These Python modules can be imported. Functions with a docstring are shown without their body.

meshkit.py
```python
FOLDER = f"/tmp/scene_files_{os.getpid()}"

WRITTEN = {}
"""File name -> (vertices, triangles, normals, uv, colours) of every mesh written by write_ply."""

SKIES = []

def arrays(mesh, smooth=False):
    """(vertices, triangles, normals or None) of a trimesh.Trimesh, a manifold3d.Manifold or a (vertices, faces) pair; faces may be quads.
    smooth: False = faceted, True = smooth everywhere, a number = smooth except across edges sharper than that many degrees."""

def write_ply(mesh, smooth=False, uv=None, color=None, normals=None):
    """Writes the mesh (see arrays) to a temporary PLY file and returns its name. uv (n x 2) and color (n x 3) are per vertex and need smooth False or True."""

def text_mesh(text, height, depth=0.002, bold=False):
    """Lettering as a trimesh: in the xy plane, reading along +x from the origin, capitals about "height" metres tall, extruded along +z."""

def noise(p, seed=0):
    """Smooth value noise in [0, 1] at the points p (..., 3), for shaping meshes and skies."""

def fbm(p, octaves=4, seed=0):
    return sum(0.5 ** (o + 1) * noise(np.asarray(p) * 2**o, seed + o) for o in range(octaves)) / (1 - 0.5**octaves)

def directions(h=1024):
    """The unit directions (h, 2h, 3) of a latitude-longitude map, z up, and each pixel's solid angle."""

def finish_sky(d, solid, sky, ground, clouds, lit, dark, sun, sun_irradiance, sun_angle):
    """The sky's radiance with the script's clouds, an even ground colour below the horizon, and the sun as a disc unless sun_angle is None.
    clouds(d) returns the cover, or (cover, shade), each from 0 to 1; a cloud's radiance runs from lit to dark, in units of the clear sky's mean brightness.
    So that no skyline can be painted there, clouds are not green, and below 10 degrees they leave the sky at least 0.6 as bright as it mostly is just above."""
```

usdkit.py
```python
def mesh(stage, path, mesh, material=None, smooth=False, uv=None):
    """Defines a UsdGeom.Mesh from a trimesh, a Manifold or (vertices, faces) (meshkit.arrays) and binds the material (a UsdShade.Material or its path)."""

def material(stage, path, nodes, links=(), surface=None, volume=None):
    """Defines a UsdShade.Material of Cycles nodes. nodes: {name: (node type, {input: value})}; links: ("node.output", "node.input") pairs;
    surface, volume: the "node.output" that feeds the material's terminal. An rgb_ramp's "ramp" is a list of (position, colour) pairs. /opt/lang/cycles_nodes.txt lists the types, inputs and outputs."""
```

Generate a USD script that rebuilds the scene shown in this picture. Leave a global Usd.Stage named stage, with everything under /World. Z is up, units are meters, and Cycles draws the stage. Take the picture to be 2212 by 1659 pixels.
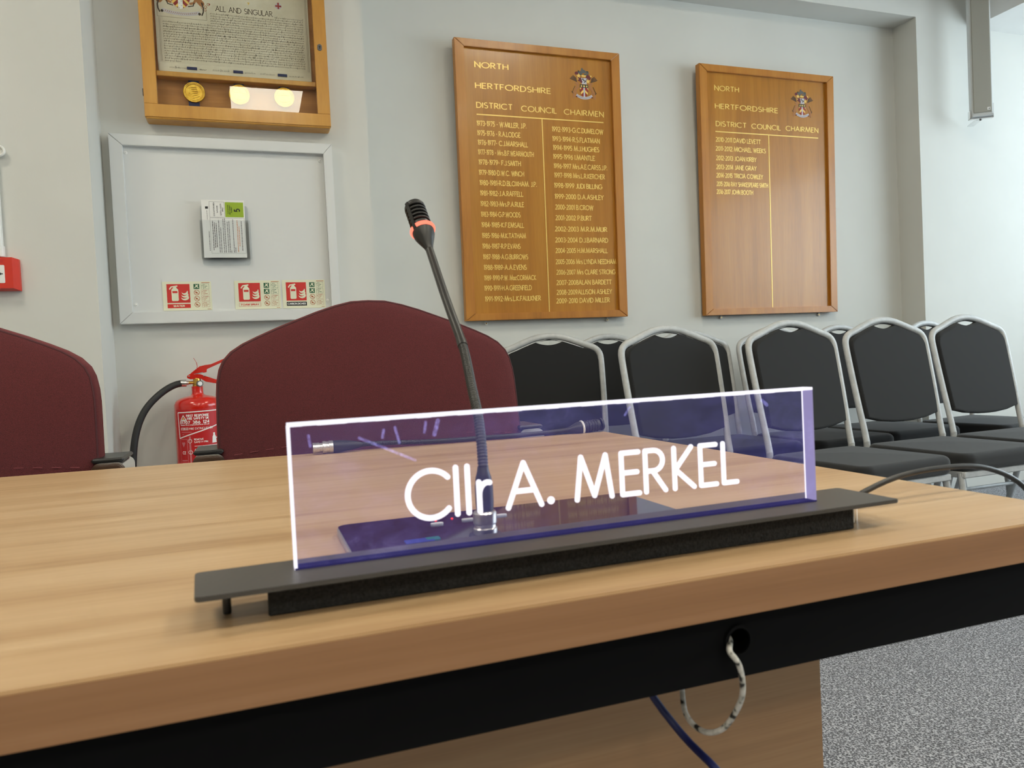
import math, random
import numpy as np, trimesh, usdkit, meshkit
from shapely.geometry import Polygon, LineString, Point, box as sbox
from shapely.ops import unary_union
from shapely import affinity
from pxr import Usd, UsdGeom, UsdLux, UsdShade, Gf, Sdf

stage = Usd.Stage.CreateInMemory()
UsdGeom.SetStageUpAxis(stage, 'Z'); UsdGeom.SetStageMetersPerUnit(stage, 1.0)
W = UsdGeom.Xform.Define(stage, '/World'); stage.SetDefaultPrim(W.GetPrim())
# ------------------------------------------------------------------ camera, light, exposure
cam = UsdGeom.Camera.Define(stage, '/World/camera')
yaw, pitch, roll = .334810, -.0282015, -.0488852
cy, sy, cp, sp = math.cos(yaw), math.sin(yaw), math.cos(pitch), math.sin(pitch)
fw = np.array([sy*cp, cy*cp, sp]); rt = np.array([cy, -sy, 0]); up = np.cross(rt, fw)
cr, sr = math.cos(roll), math.sin(roll)
rt, up = cr*rt + sr*up, -sr*rt + cr*up
cam.AddTransformOp().Set(Gf.Matrix4d(*rt, 0, *up, 0, *(-fw), 0, 0, 0, .848, 1))
cam.CreateHorizontalApertureAttr(36.0); cam.CreateVerticalApertureAttr(27.0)
cam.CreateFocalLengthAttr(36.0*1610/2212)
cam.CreateFStopAttr(17.0); cam.CreateFocusDistanceAttr(1.35)
cam.CreateClippingRangeAttr((.02, 100.0))
cam.GetPrim().CreateAttribute('exposure', Sdf.ValueTypeNames.Float).Set(0.0)
sky = UsdLux.DomeLight.Define(stage, '/World/sky'); sky.CreateIntensityAttr(1.1); sky.CreateColorAttr(Gf.Vec3f(.80, .93, 1.04))
day = UsdLux.RectLight.Define(stage, '/World/daylight')          # overcast daylight just outside the windows of the right wall
day.CreateWidthAttr(4.4); day.CreateHeightAttr(1.5); day.CreateIntensityAttr(4.4); day.CreateColorAttr(Gf.Vec3f(.80, .93, 1.04))
day.AddTranslateOp().Set((5.68, .60, 1.75)); day.AddRotateXYZOp().Set((90, 0, 90))
PANEL_EMIT = 22.0                                                  # ceiling panels

# ------------------------------------------------------------------ prim helpers
used = {}
def numbered(parent, name):
    k = used.get((parent, name), 0); used[(parent, name)] = k + 1
    return name if k == 0 else '%s_%03d' % (name, k)
def path_of(p): return '/World' if p is None else str(p.GetPath())
def tag(p, label=None, cat=None, group=None, kind=None):
    for k, v in (('label', label), ('category', cat), ('group', group), ('kind', kind)):
        if v: p.SetCustomDataByKey(k, v)
    return p
def obj(name, mesh, mat, parent=None, smooth=False, label=None):
    pp = path_of(parent); n = numbered(pp, name)
    p = usdkit.mesh(stage, pp + '/' + n, mesh, M[mat] if isinstance(mat, str) else mat, smooth=smooth).GetPrim()
    return tag(p, label)
def struct(name, mesh, mat, label=None):
    return tag(obj(name, mesh, mat), label, kind='structure')
def thing(name, label, cat, loc=(0, 0, 0), rz=0, rx=0, group=None, scale=None):
    n = numbered('/World', name); x = UsdGeom.Xform.Define(stage, '/World/' + n)
    x.AddTranslateOp().Set(Gf.Vec3d(*map(float, loc))); x.AddRotateXYZOp().Set(Gf.Vec3f(math.degrees(rx), 0, math.degrees(rz)))
    if scale: x.AddScaleOp().Set(Gf.Vec3f(scale, scale, scale))
    return tag(x.GetPrim(), label, cat, group)
def dup(root, label, loc, rz):
    base = root.GetName(); n = numbered('/World', base); x = UsdGeom.Xform.Define(stage, '/World/' + n)
    x.GetPrim().GetReferences().AddInternalReference(root.GetPath())
    x.GetPrim().GetAttribute('xformOp:translate').Set(Gf.Vec3d(*map(float, loc)))
    x.GetPrim().GetAttribute('xformOp:rotateXYZ').Set(Gf.Vec3f(0, 0, math.degrees(rz)))
    x.GetPrim().SetInstanceable(True)
    was = root.GetCustomData()
    return tag(x.GetPrim(), label, was['category'], was.get('group'))

# ------------------------------------------------------------------ shape helpers
def cat(*ms): return trimesh.util.concatenate([m for m in ms if m is not None])
def hull(p): return trimesh.convex.convex_hull(np.asarray(p, float))
def box(x0, x1, y0, y1, z0, z1, b=0.0):
    if x0 > x1: x0, x1 = x1, x0
    if y0 > y1: y0, y1 = y1, y0
    if z0 > z1: z0, z1 = z1, z0
    if b <= 0:
        m = trimesh.creation.box((x1-x0, y1-y0, z1-z0)); m.apply_translation(((x0+x1)/2, (y0+y1)/2, (z0+z1)/2)); return m
    P = []
    for x, sx in ((x0, 1), (x1, -1)):
        for y, s_y in ((y0, 1), (y1, -1)):
            for z, sz in ((z0, 1), (z1, -1)):
                P += [(x, y+s_y*b, z+sz*b), (x+sx*b, y, z+sz*b), (x+sx*b, y+s_y*b, z)]
    return hull(P)
def tube(pts, r, n=10, closed=False, caps=True, flat=1.0, nrm=None):
    """sweep a circle (or an ellipse: flat scales it along the frame's second axis) along pts; r a number or one per point"""
    p = np.asarray(pts, float); k = len(p); r = np.broadcast_to(np.asarray(r, float), (k,))
    t = np.gradient(p, axis=0) if not closed else np.roll(p, -1, 0) - np.roll(p, 1, 0)
    t /= np.linalg.norm(t, axis=1, keepdims=True)
    a = np.array(nrm if nrm is not None else ((0, 0, 1.) if abs(t[0][2]) < .9 else (1., 0, 0)))
    V = []
    ang = np.arange(n)*2*math.pi/n
    for i in range(k):
        a = a - t[i]*(a@t[i]); a /= np.linalg.norm(a); b = np.cross(t[i], a)
        V.append(p[i] + r[i]*(np.outer(np.cos(ang), a)*flat + np.outer(np.sin(ang), b)))
    V = np.vstack(V); F = []
    for i in range(k if closed else k-1):
        i2 = (i+1) % k
        for j in range(n):
            j2 = (j+1) % n
            F += [(i*n+j, i*n+j2, i2*n+j2), (i*n+j, i2*n+j2, i2*n+j)]
    if not closed and caps:
        c0, c1 = len(V), len(V)+1; V = np.vstack([V, p[0], p[-1]])
        for j in range(n):
            j2 = (j+1) % n
            F += [(c0, j2, j), (c1, (k-1)*n+j, (k-1)*n+j2)]
    return trimesh.Trimesh(V, F, process=False)
def spline(pts, n=60):
    from scipy.interpolate import CubicSpline
    p = np.asarray(pts, float); d = np.r_[0, np.cumsum(np.linalg.norm(np.diff(p, axis=0), axis=1))]
    return CubicSpline(d, p)(np.linspace(0, d[-1], n))
def lathe(profile, origin=(0, 0, 0), axis=(0, 0, 1), n=32):
    """profile: (radius, distance along the axis)"""
    pr = np.asarray(profile, float); ax = np.asarray(axis, float); ax /= np.linalg.norm(ax)
    a = np.array((1., 0, 0)) if abs(ax[0]) < .9 else np.array((0, 1., 0)); a = a - ax*(a@ax); a /= np.linalg.norm(a); b = np.cross(ax, a)
    ang = np.arange(n)*2*math.pi/n; V = []
    for r, s in pr: V.append(np.asarray(origin) + ax*s + max(r, 1e-5)*(np.outer(np.cos(ang), a) + np.outer(np.sin(ang), b)))
    V = np.vstack(V); F = []
    for i in range(len(pr)-1):
        for j in range(n):
            j2 = (j+1) % n; F += [(i*n+j, i*n+j2, (i+1)*n+j2), (i*n+j, (i+1)*n+j2, (i+1)*n+j)]
    return trimesh.Trimesh(V, F, process=False)
def upright(m, y=0.0):
    """a shape extruded along +z from the xy plane is stood up: x stays, y becomes height, the extrusion comes out towards -y from the plane y"""
    m = m.copy(); v = m.vertices; m.vertices = np.c_[v[:, 0], y - v[:, 2], v[:, 1]]; return m
def polys(g): return [q for q in getattr(g, 'geoms', [g]) if q.geom_type == 'Polygon' and q.area > 1e-12]
def extrude(g, d): return cat(*[trimesh.creation.extrude_polygon(q, d, engine='earcut') for q in polys(g)])
def flat(g, y=0.0, d=.0006): return upright(extrude(g, d), y)
def slab(poly, depth, bev, steps=3):
    ms = []
    for k in range(steps+1):
        a = k*math.pi/2/steps; ins = bev*(1-math.cos(a)); cut = bev*(1-math.sin(a))
        m = extrude(poly.buffer(-ins, join_style=1), depth-2*cut); m.apply_translation((0, 0, cut)); ms.append(m)
    return cat(*ms)
def pillow(outline, rings, back=True):
    """outline: closed star-shaped (n,2) loop in x,z; rings: (scale, y) from the back's centre to the front's centre"""
    o = np.asarray(outline, float); c = np.array([(o[:, 0].min()+o[:, 0].max())/2, (o[:, 1].min()+o[:, 1].max())/2]); n = len(o); V = []
    for s, y in rings:
        q = c + (o-c)*s; V.append(np.c_[q[:, 0], np.full(n, y), q[:, 1]])
    V = np.vstack(V); F = []
    for i in range(len(rings)-1):
        for j in range(n):
            j2 = (j+1) % n; F += [(i*n+j, i*n+j2, (i+1)*n+j2), (i*n+j, (i+1)*n+j2, (i+1)*n+j)]
    m = trimesh.Trimesh(V, F, process=False); m.fix_normals(); return m
def rrect(x0, x1, z0, z1, r): return sbox(x0+r, z0+r, x1-r, z1-r).buffer(r, quad_segs=6)
def cushion(x0, x1, y0, y1, z0, z1, r, b, n=7):
    rings = [(b*(1-math.sin(a)), z0+b*(1-math.cos(a))) for a in np.linspace(0, math.pi/2, n)] + [(b*(1-math.cos(a)), z1-b*(1-math.sin(a))) for a in np.linspace(0, math.pi/2, n)]
    V = []
    for ins, z in [(min(x1-x0, y1-y0)*.45, z0)] + rings + [(min(x1-x0, y1-y0)*.45, z1)]:
        rr = max(r-ins, .004) if ins < .1 else .004
        for cx, cz, a0 in ((x1, y1, 0), (x0, y1, 90), (x0, y0, 180), (x1, y0, 270)):
            ccx = cx - (ins+rr)*(1 if cx == x1 else -1); ccy = cz - (ins+rr)*(1 if cz == y1 else -1)
            V += [(ccx+rr*math.cos(math.radians(a0+t)), ccy+rr*math.sin(math.radians(a0+t)), z) for t in np.linspace(0, 90, 7)]
    N = 28; F = []; k = len(V)//N
    for i in range(k-1):
        for j in range(N): j2 = (j+1) % N; F += [(i*N+j, i*N+j2, (i+1)*N+j2), (i*N+j, (i+1)*N+j2, (i+1)*N+j)]
    for o, f in ((0, -1), ((k-1)*N, 1)): F += [((o, o+j, o+j+1) if f > 0 else (o, o+j+1, o+j)) for j in range(1, N-1)]
    return trimesh.Trimesh(V, F, process=False)
def circ(x, z, r, q=8): return Point(x, z).buffer(r, quad_segs=q)

# ------------------------------------------------------------------ lettering: a stroke alphabet (cap height 1)
def arc(cx, cy_, rx, ry, a, b, n=12):
    t = np.radians(np.linspace(a, b, n)); return [(cx+rx*math.cos(x), cy_+ry*math.sin(x)) for x in t]
GL = {
 'A': ([[(0, 0), (.37, 1), (.74, 0)], [(.14, .36), (.6, .36)]], .74),
 'B': ([[(0, 0), (0, 1), (.24, 1)]+arc(.24, .77, .23, .23, 90, -90)+[(0, .54)], [(.24, .54)]+arc(.26, .27, .27, .27, 90, -90)+[(0, 0)]], .53),
 'C': ([arc(.48, .5, .48, .5, 44, 316, 22)], .84),
 'D': ([[(0, 0), (0, 1), (.22, 1)]+arc(.22, .5, .45, .5, 90, -90)+[(0, 0)]], .67),
 'E': ([[(.47, 1), (0, 1), (0, 0), (.47, 0)], [(0, .52), (.42, .52)]], .47), 'F': ([[(.45, 1), (0, 1), (0, 0)], [(0, .52), (.4, .52)]], .45),
 'G': ([arc(.48, .5, .48, .5, 44, 335, 22)+[(.92, .46), (.58, .46)]], .93), 'H': ([[(0, 0), (0, 1)], [(.64, 0), (.64, 1)], [(0, .52), (.64, .52)]], .64),
 'I': ([[(0, 0), (0, 1)]], .02), 'J': ([[(.28, 1), (.28, .2)]+arc(.1, .2, .18, .2, 0, -140)], .28),
 'K': ([[(0, 0), (0, 1)], [(.5, 1), (.03, .47), (.56, 0)]], .56), 'L': ([[(0, 1), (0, 0), (.43, 0)]], .43),
 'M': ([[(0, 0), (.14, 1), (.47, .06), (.8, 1), (.94, 0)]], .94), 'N': ([[(0, 0), (0, 1), (.66, 0), (.66, 1)]], .66),
 'O': ([arc(.48, .5, .48, .5, 0, 360, 28)], .96), 'P': ([[(0, 0), (0, 1), (.24, 1)]+arc(.24, .74, .26, .26, 90, -90)+[(0, .48)]], .5),
 'Q': ([arc(.48, .5, .48, .5, 0, 360, 28), [(.55, .25), (.98, -.08)]], .96), 'R': ([[(0, 0), (0, 1), (.24, 1)]+arc(.24, .75, .26, .25, 90, -90)+[(0, .5)], [(.2, .5), (.56, 0)]], .56),
 'S': ([arc(.25, .76, .23, .24, 40, 270, 12)+arc(.25, .26, .25, .26, 90, -145, 12)], .5), 'T': ([[(0, 1), (.58, 1)], [(.29, 1), (.29, 0)]], .58),
 'U': ([[(0, 1), (0, .3)]+arc(.29, .3, .29, .3, 180, 360)+[(.58, 1)]], .58), 'V': ([[(0, 1), (.34, 0), (.68, 1)]], .68),
 'W': ([[(0, 1), (.25, 0), (.5, .94), (.75, 0), (1, 1)]], 1.0), 'X': ([[(0, 0), (.6, 1)], [(0, 1), (.6, 0)]], .6), 'Y': ([[(0, 1), (.31, .46), (.62, 1)], [(.31, .46), (.31, 0)]], .62),
 'Z': ([[(0, 1), (.56, 1), (0, 0), (.58, 0)]], .58),
 '0': ([arc(.25, .5, .25, .5, 0, 360, 22)], .5), '1': ([[(0, .8), (.16, 1), (.16, 0)]], .18), '2': ([arc(.24, .76, .23, .24, 160, -30, 12)+[(0, 0), (.5, 0)]], .5),
 '3': ([arc(.22, .77, .22, .23, 145, -90, 12)+[(.18, .54)], [(.18, .54)]+arc(.22, .27, .25, .27, 90, -145, 12)], .48), '4': ([[(.36, 0), (.36, 1), (0, .3), (.5, .3)]], .5),
 '5': ([[(.42, 1), (.08, 1), (.04, .56)]+arc(.2, .32, .27, .3, 115, -140, 14)], .47), '6': ([[(.36, 1), (.05, .45)]+arc(.25, .3, .24, .3, 150, 510, 22)], .5),
 '7': ([[(0, 1), (.48, 1), (.15, 0)]], .48), '8': ([arc(.25, .76, .2, .24, 0, 360, 18), arc(.25, .27, .25, .27, 0, 360, 20)], .5), '9': ([[(.14, 0), (.45, .55)]+arc(.25, .7, .24, .3, -30, 330, 22)], .5),
 '.': ([[(0, .02), (.04, .02)]], .06), ',': ([[(.04, .05), (0, -.15)]], .06), '-': ([[(0, .45), (.26, .45)]], .26), '/': ([[(0, 0), (.4, 1)]], .4),
 'a': ([arc(.24, .33, .24, .33, 0, 360, 18), [(.48, .66), (.48, 0)]], .48), 'c': ([arc(.26, .33, .26, .33, 45, 315, 14)], .46), 'r': ([[(0, .66), (0, 0)], [(0, .35)]+arc(.2, .36, .2, .28, 180, 75, 8)], .25),
 's': ([arc(.16, .5, .15, .16, 35, 270, 8)+arc(.16, .17, .17, .17, 90, -145, 8)], .33), 'l': ([[(0, 0), (0, 1.04)]], .02), 'o': ([arc(.3, .33, .3, .33, 0, 360, 18)], .6), 'e': ([[(.03, .36), (.5, .36)]+arc(.27, .33, .25, .33, 8, 315, 16)], .52),
 'f': ([arc(.26, .8, .16, .22, 60, 180, 6)+[(.1, 0)], [(0, .62), (.26, .62)]], .28), 'i': ([[(0, 0), (0, .64)], [(0, .9), (0, .93)]], .02), 'n': ([[(0, .66), (0, 0)], [(0, .38)]+arc(.22, .4, .22, .26, 180, 0, 8)+[(.44, 0)]], .44),
 'p': ([[(0, .66), (0, -.3)], arc(.24, .33, .24, .33, 0, 360, 18)], .48), 'u': ([[(0, .66), (0, .25)]+arc(.21, .25, .21, .25, 180, 360, 8)+[(.42, .66)], [(.42, .3), (.42, 0)]], .42), 'w': ([[(0, .66), (.18, 0), (.36, .6), (.54, 0), (.72, .66)]], .72),
 'k': ([[(0, 0), (0, 1)], [(.38, .64), (.03, .3), (.42, 0)]], .42), 't': ([[(.12, .9), (.12, 0)], [(0, .64), (.28, .64)]], .28),
}
_gl = {}
def glyph(ch, w, style):
    k = (ch, w, style)
    if k not in _gl:
        strokes, adv = GL[ch]
        if ch == '.': _gl[k] = (sbox(-.02, 0, .13, .16) if style != 'round' else Point(.04, .06).buffer(w*.6), .12); return _gl[k]
        cap = 1 if style == 'round' else 2
        g = [LineString(s).buffer(w/2, cap_style=cap, join_style=1 if style == 'round' else 2, quad_segs=6 if style == 'round' else 3, mitre_limit=2.0) for s in strokes if len(s) > 1]
        if style == 'serif' and ch.isalnum():
            for s in strokes:
                for q in (s[0], s[-1]):
                    if abs(q[1]) < .01 or abs(q[1]-1) < .01:
                        zz = w*.3 if q[1] < .5 else 1-w*.3
                        g.append(sbox(q[0]-.13, zz-w*.3, q[0]+.13, zz+w*.3))
        _gl[k] = (unary_union(g), adv)
    return _gl[k]
def text(s, x, z, h, width=None, w=.13, style='round', gap=.22, space=.42):
    """a polygon of the words, capitals h tall, the baseline starting at x, z; width squeezes or spreads the line"""
    out, px = [], 0
    for ch in s:
        if ch == ' ': px += space; continue
        g, adv = glyph(ch, w, style); out.append(affinity.translate(g, px, 0)); px += adv + gap
    sx = h if width is None else width/(px-gap)
    return affinity.affine_transform(unary_union(out), [sx, 0, 0, h, x, z])
def ribbon(p, w):
    """thin flat pen stroke through the points (x, z), as vertices and triangles"""
    p = np.asarray(p, float); t = np.gradient(p, axis=0); t /= np.maximum(np.linalg.norm(t, axis=1, keepdims=True), 1e-9); n = np.c_[-t[:, 1], t[:, 0]]*w/2
    V = np.vstack([p+n, p-n]); k = len(p); F = []
    for i in range(k-1): F += [(i, i+1, k+i), (i+1, k+i+1, k+i)]
    return V, np.array(F)
def pen(strokes, w, y):
    V, F, n = [], [], 0
    for s in strokes:
        v, f = ribbon(s, w); V.append(np.c_[v[:, 0], np.full(len(v), y), v[:, 1]]); F.append(f+n); n += len(v)
    return trimesh.Trimesh(np.vstack(V), np.vstack(F)[:, ::-1], process=False)
def scrawl(rng, x0, x1, z, h, dens=1.0):
    """one line of illegible handwriting"""
    out, x = [], x0
    while x < x1-.004:
        n = rng.randint(3, 9); p = []; step = h*.42/dens
        for i in range(n*2):
            p.append((x, z + (h*rng.uniform(.75, 1.0) if i % 2 else h*rng.uniform(-.05, .15)) * (1 if rng.random() > .16 else (1.75 if i % 2 else -4)))); x += step*rng.uniform(.4, .75)
            if x > x1: break
        if len(p) > 2: out.append(p)
        x += step*rng.uniform(.6, 1.1)
    return out

# ------------------------------------------------------------------ materials
M = {}
def srgb(r, g, b):
    f = lambda c: (c/255/12.92) if c/255 <= .04045 else ((c/255+.055)/1.055)**2.4
    return (f(r), f(g), f(b))
def mat(name, nodes, links, surface='p.BSDF'): M[name] = usdkit.material(stage, '/World/Looks/' + name, nodes, links, surface=surface); return M[name]
def plain(name, col, rough=.5, metal=0.0, **kw): return mat(name, {'p': ('principled_bsdf', {'base_color': col, 'roughness': rough, 'metallic': metal, **kw})}, [])
def noisy(name, c0, c1, scale, rough=.5, stretch=(1, 1, 1), bump=0.0, detail=4, metal=0.0, lo=.35, hi=.65, dist=0.0, bscale=None, **kw):
    nodes = {'g': ('geometry', {}), 'm': ('mapping', {'scale': stretch}), 'n': ('noise_texture', {'scale': scale, 'detail': detail, 'roughness': .6, 'distortion': dist}),
             'r': ('rgb_ramp', {'ramp': [(0, c0), (lo, c0), (hi, c1), (1, c1)]}), 'p': ('principled_bsdf', {'roughness': rough, 'metallic': metal, **kw})}
    links = [('g.position', 'm.vector'), ('m.vector', 'n.vector'), ('n.fac', 'r.fac'), ('r.color', 'p.base_color')]
    if bump:
        nodes['b'] = ('bump', {'strength': bump, 'distance': .002}); nodes['n2'] = ('noise_texture', {'scale': bscale or scale, 'detail': 3})
        links += [('m.vector', 'n2.vector'), ('n2.fac', 'b.height'), ('b.normal', 'p.normal')]
    return mat(name, nodes, links)
def emit(name, col, s): return mat(name, {'e': ('emission', {'color': col, 'strength': s})}, [], 'e.emission')
noisy('wall_paint', (.64, .64, .60), (.67, .67, .63), 2.0, .75, bump=.06, bscale=180)
noisy('ceiling_paint', (.74, .74, .72), (.78, .78, .76), 3.0, .85)
plain('white_gloss', (.70, .71, .70), .45)
plain('white_plastic', (.78, .78, .75), .35)
# carpet: short grey flecked loop pile
mat('carpet', {'g': ('geometry', {}), 'n': ('noise_texture', {'scale': 190.0, 'detail': 3, 'roughness': .75}), 'n3': ('noise_texture', {'scale': 9.0, 'detail': 3}),
    'v': ('voronoi_texture', {'scale': 250.0}), 'mx': ('math', {'math_type': 'multiply_add', 'value2': .55, 'value3': .0}), 'ad': ('math', {'math_type': 'add'}),
    'r': ('rgb_ramp', {'ramp': [(0, (.005, .005, .007)), (.50, (.010, .010, .013)), (.62, (.038, .039, .046)), (.76, (.115, .118, .134)), (.88, (.36, .365, .40)), (1, (.46, .465, .50))]}),
    'b': ('bump', {'strength': .7, 'distance': .004}), 'p': ('principled_bsdf', {'roughness': .95, 'sheen_weight': .2})},
    [('g.position', 'n.vector'), ('g.position', 'v.vector'), ('g.position', 'n3.vector'), ('v.distance', 'mx.value1'), ('n.fac', 'ad.value1'), ('mx.value', 'ad.value2'), ('ad.value', 'r.fac'),
     ('r.color', 'p.base_color'), ('ad.value', 'b.height'), ('b.normal', 'p.normal')])
def wood(name, dark, mid, light, stretch, rough, coat=0.0, fine=.5, spec=.5, big=1.0):
    mat(name, {'g': ('geometry', {}), 'm': ('mapping', {'scale': stretch}), 'n': ('noise_texture', {'scale': big, 'detail': 5, 'roughness': .6, 'distortion': .35}),
        'n2': ('noise_texture', {'scale': 7.0*big, 'detail': 3, 'roughness': .7}), 'mf': ('math', {'math_type': 'multiply_add', 'value2': fine*.4, 'value3': -.2*fine}), 'ad': ('math', {'math_type': 'add'}),
        'r': ('rgb_ramp', {'ramp': [(.25, dark), (.47, mid), (.72, light)]}), 'p': ('principled_bsdf', {'roughness': rough, 'coat_weight': coat, 'coat_roughness': .12, 'specular_ior_level': spec})},
        [('g.position', 'm.vector'), ('m.vector', 'n.vector'), ('m.vector', 'n2.vector'), ('n2.fac', 'mf.value1'), ('n.fac', 'ad.value1'), ('mf.value', 'ad.value2'), ('ad.value', 'r.fac'), ('r.color', 'p.base_color')])
wood('table_wood', srgb(156, 121, 82), srgb(180, 148, 109), srgb(194, 165, 128), (1.1, 22, 22), .42, fine=.8)
wood('table_edge', srgb(130, 92, 60), srgb(147, 106, 72), srgb(160, 120, 86), (1.3, 30, 60), .45, fine=.5)
wood('panel_wood', srgb(140, 108, 76), srgb(158, 122, 88), srgb(172, 138, 102), (1.5, 30, 55), .5, fine=.7)
wood('board_oak', srgb(158, 102, 20), srgb(176, 115, 28), srgb(188, 129, 40), (18, 18, .9), .33, coat=.18, fine=.8)
wood('frame_oak', srgb(164, 104, 30), srgb(182, 117, 38), srgb(194, 131, 48), (16, 16, 1.4), .38, coat=.12, fine=.7)
wood('case_oak', srgb(184, 126, 44), srgb(204, 146, 54), srgb(216, 160, 68), (10, 10, 1.2), .4, coat=.25, fine=.7)
wood('case_back', srgb(158, 104, 44), srgb(176, 118, 54), srgb(190, 132, 64), (2, 14, 26), .55, fine=.6)
mat('gold_paint', {'p': ('principled_bsdf', {'base_color': srgb(246, 208, 110), 'roughness': .35, 'metallic': .25, 'specular_ior_level': .7})}, [])
noisy('seal_gold', srgb(196, 150, 40), srgb(236, 196, 84), 60, .3, metal=.75)
plain('brass', srgb(205, 165, 80), .25, .9)
plain('chrome', (.78, .78, .78), .16, 1.0)
noisy('connector_metal', (.62, .60, .57), (.78, .76, .72), 300, .28, metal=.95)
noisy('silver_frame', srgb(178, 180, 180), srgb(192, 193, 192), 40, .48, metal=.08)
noisy('maroon_fabric', srgb(70, 26, 29), srgb(98, 38, 42), 900, .95, bump=.5, bscale=1100, sheen_weight=.35, sheen_tint=srgb(190, 90, 90))
plain('maroon_thread', srgb(120, 56, 62), .8)
plain('maroon_piping', srgb(70, 26, 32), .8)
noisy('black_fabric', (.007, .0072, .0078), (.0135, .014, .015), 1100, .93, bump=.4, bscale=1200, sheen_weight=.16)
plain('black_plastic', (.012, .012, .012), .38)
plain('mic_black', (.018, .017, .015), .42)
plain('rubber', (.014, .014, .014), .55)
plain('black_panel', (.0022, .0022, .0027), .7, specular_ior_level=.12)
noisy('black_foam', (.004, .004, .004), (.018, .018, .018), 700, .85, bump=.8, bscale=600)
noisy('plate_black', (.052, .047, .042), (.062, .057, .052), 900, .40, bump=.1)
plain('unit_black', (.004, .004, .006), .045, specular_ior_level=.7)
plain('unit_edge', srgb(180, 180, 170), .3, .6)
plain('extinguisher_red', srgb(204, 32, 16), .22, coat_weight=.5)
plain('label_red', srgb(190, 26, 28), .4)
plain('sign_red', srgb(204, 44, 36), .5)
plain('alarm_red', srgb(214, 50, 30), .4)
plain('sign_cream', srgb(226, 226, 200), .5)
plain('sign_brown', srgb(176, 100, 66), .5)
plain('sign_green', srgb(30, 92, 58), .5)
plain('print_black', (.012, .012, .012), .6)
plain('print_grey', (.12, .12, .12), .6)
plain('print_white', (.86, .86, .84), .5)
plain('print_pink', srgb(206, 120, 126), .5)
plain('paper_white', (.84, .83, .80), .7)
plain('lime', srgb(150, 178, 30), .5)
plain('orange_ink', srgb(216, 140, 90), .6)
noisy('vellum', srgb(206, 197, 174), srgb(222, 214, 194), 6, .7)
plain('ink', srgb(72, 60, 46), .8)
plain('faint_ink', srgb(150, 138, 116), .8)
plain('navy_ribbon', srgb(34, 40, 84), .7)
for nm, c in dict(crest_red=(150, 40, 34), crest_gold=(238, 200, 104), crest_silver=(196, 190, 196), crest_green=(50, 60, 44), crest_grey=(92, 92, 88), crest_tan=(170, 112, 60), crest_maroon=(104, 36, 40), crest_dark=(60, 46, 30)).items(): plain(nm, srgb(*c), .6)
noisy('speaker_grey', srgb(160, 158, 146), srgb(172, 170, 160), 900, .6, bump=.4, bscale=1500)
plain('light_grey', srgb(205, 208, 208), .4)
noisy('cable_black', (.02, .019, .018), (.03, .028, .026), 90, .4)
plain('cable_blue', srgb(20, 30, 84), .45)
mat('cable_marbled', {'g': ('geometry', {}), 'n': ('noise_texture', {'scale': 210.0, 'detail': 1}), 'r': ('rgb_ramp', {'ramp': [(.36, (.02, .02, .02)), (.44, (.45, .44, .40)), (.6, (.62, .6, .56))]}), 'p': ('principled_bsdf', {'roughness': .5})},
    [('g.position', 'n.vector'), ('n.fac', 'r.fac'), ('r.color', 'p.base_color')])
emit('lamp', (1.0, .93, .76), PANEL_EMIT)
emit('led_red', (1.0, .16, .10), 2.2); emit('led_hot', (1.0, .55, .22), 1.9); emit('led_small', (1.0, .05, .03), 1.6)
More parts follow.
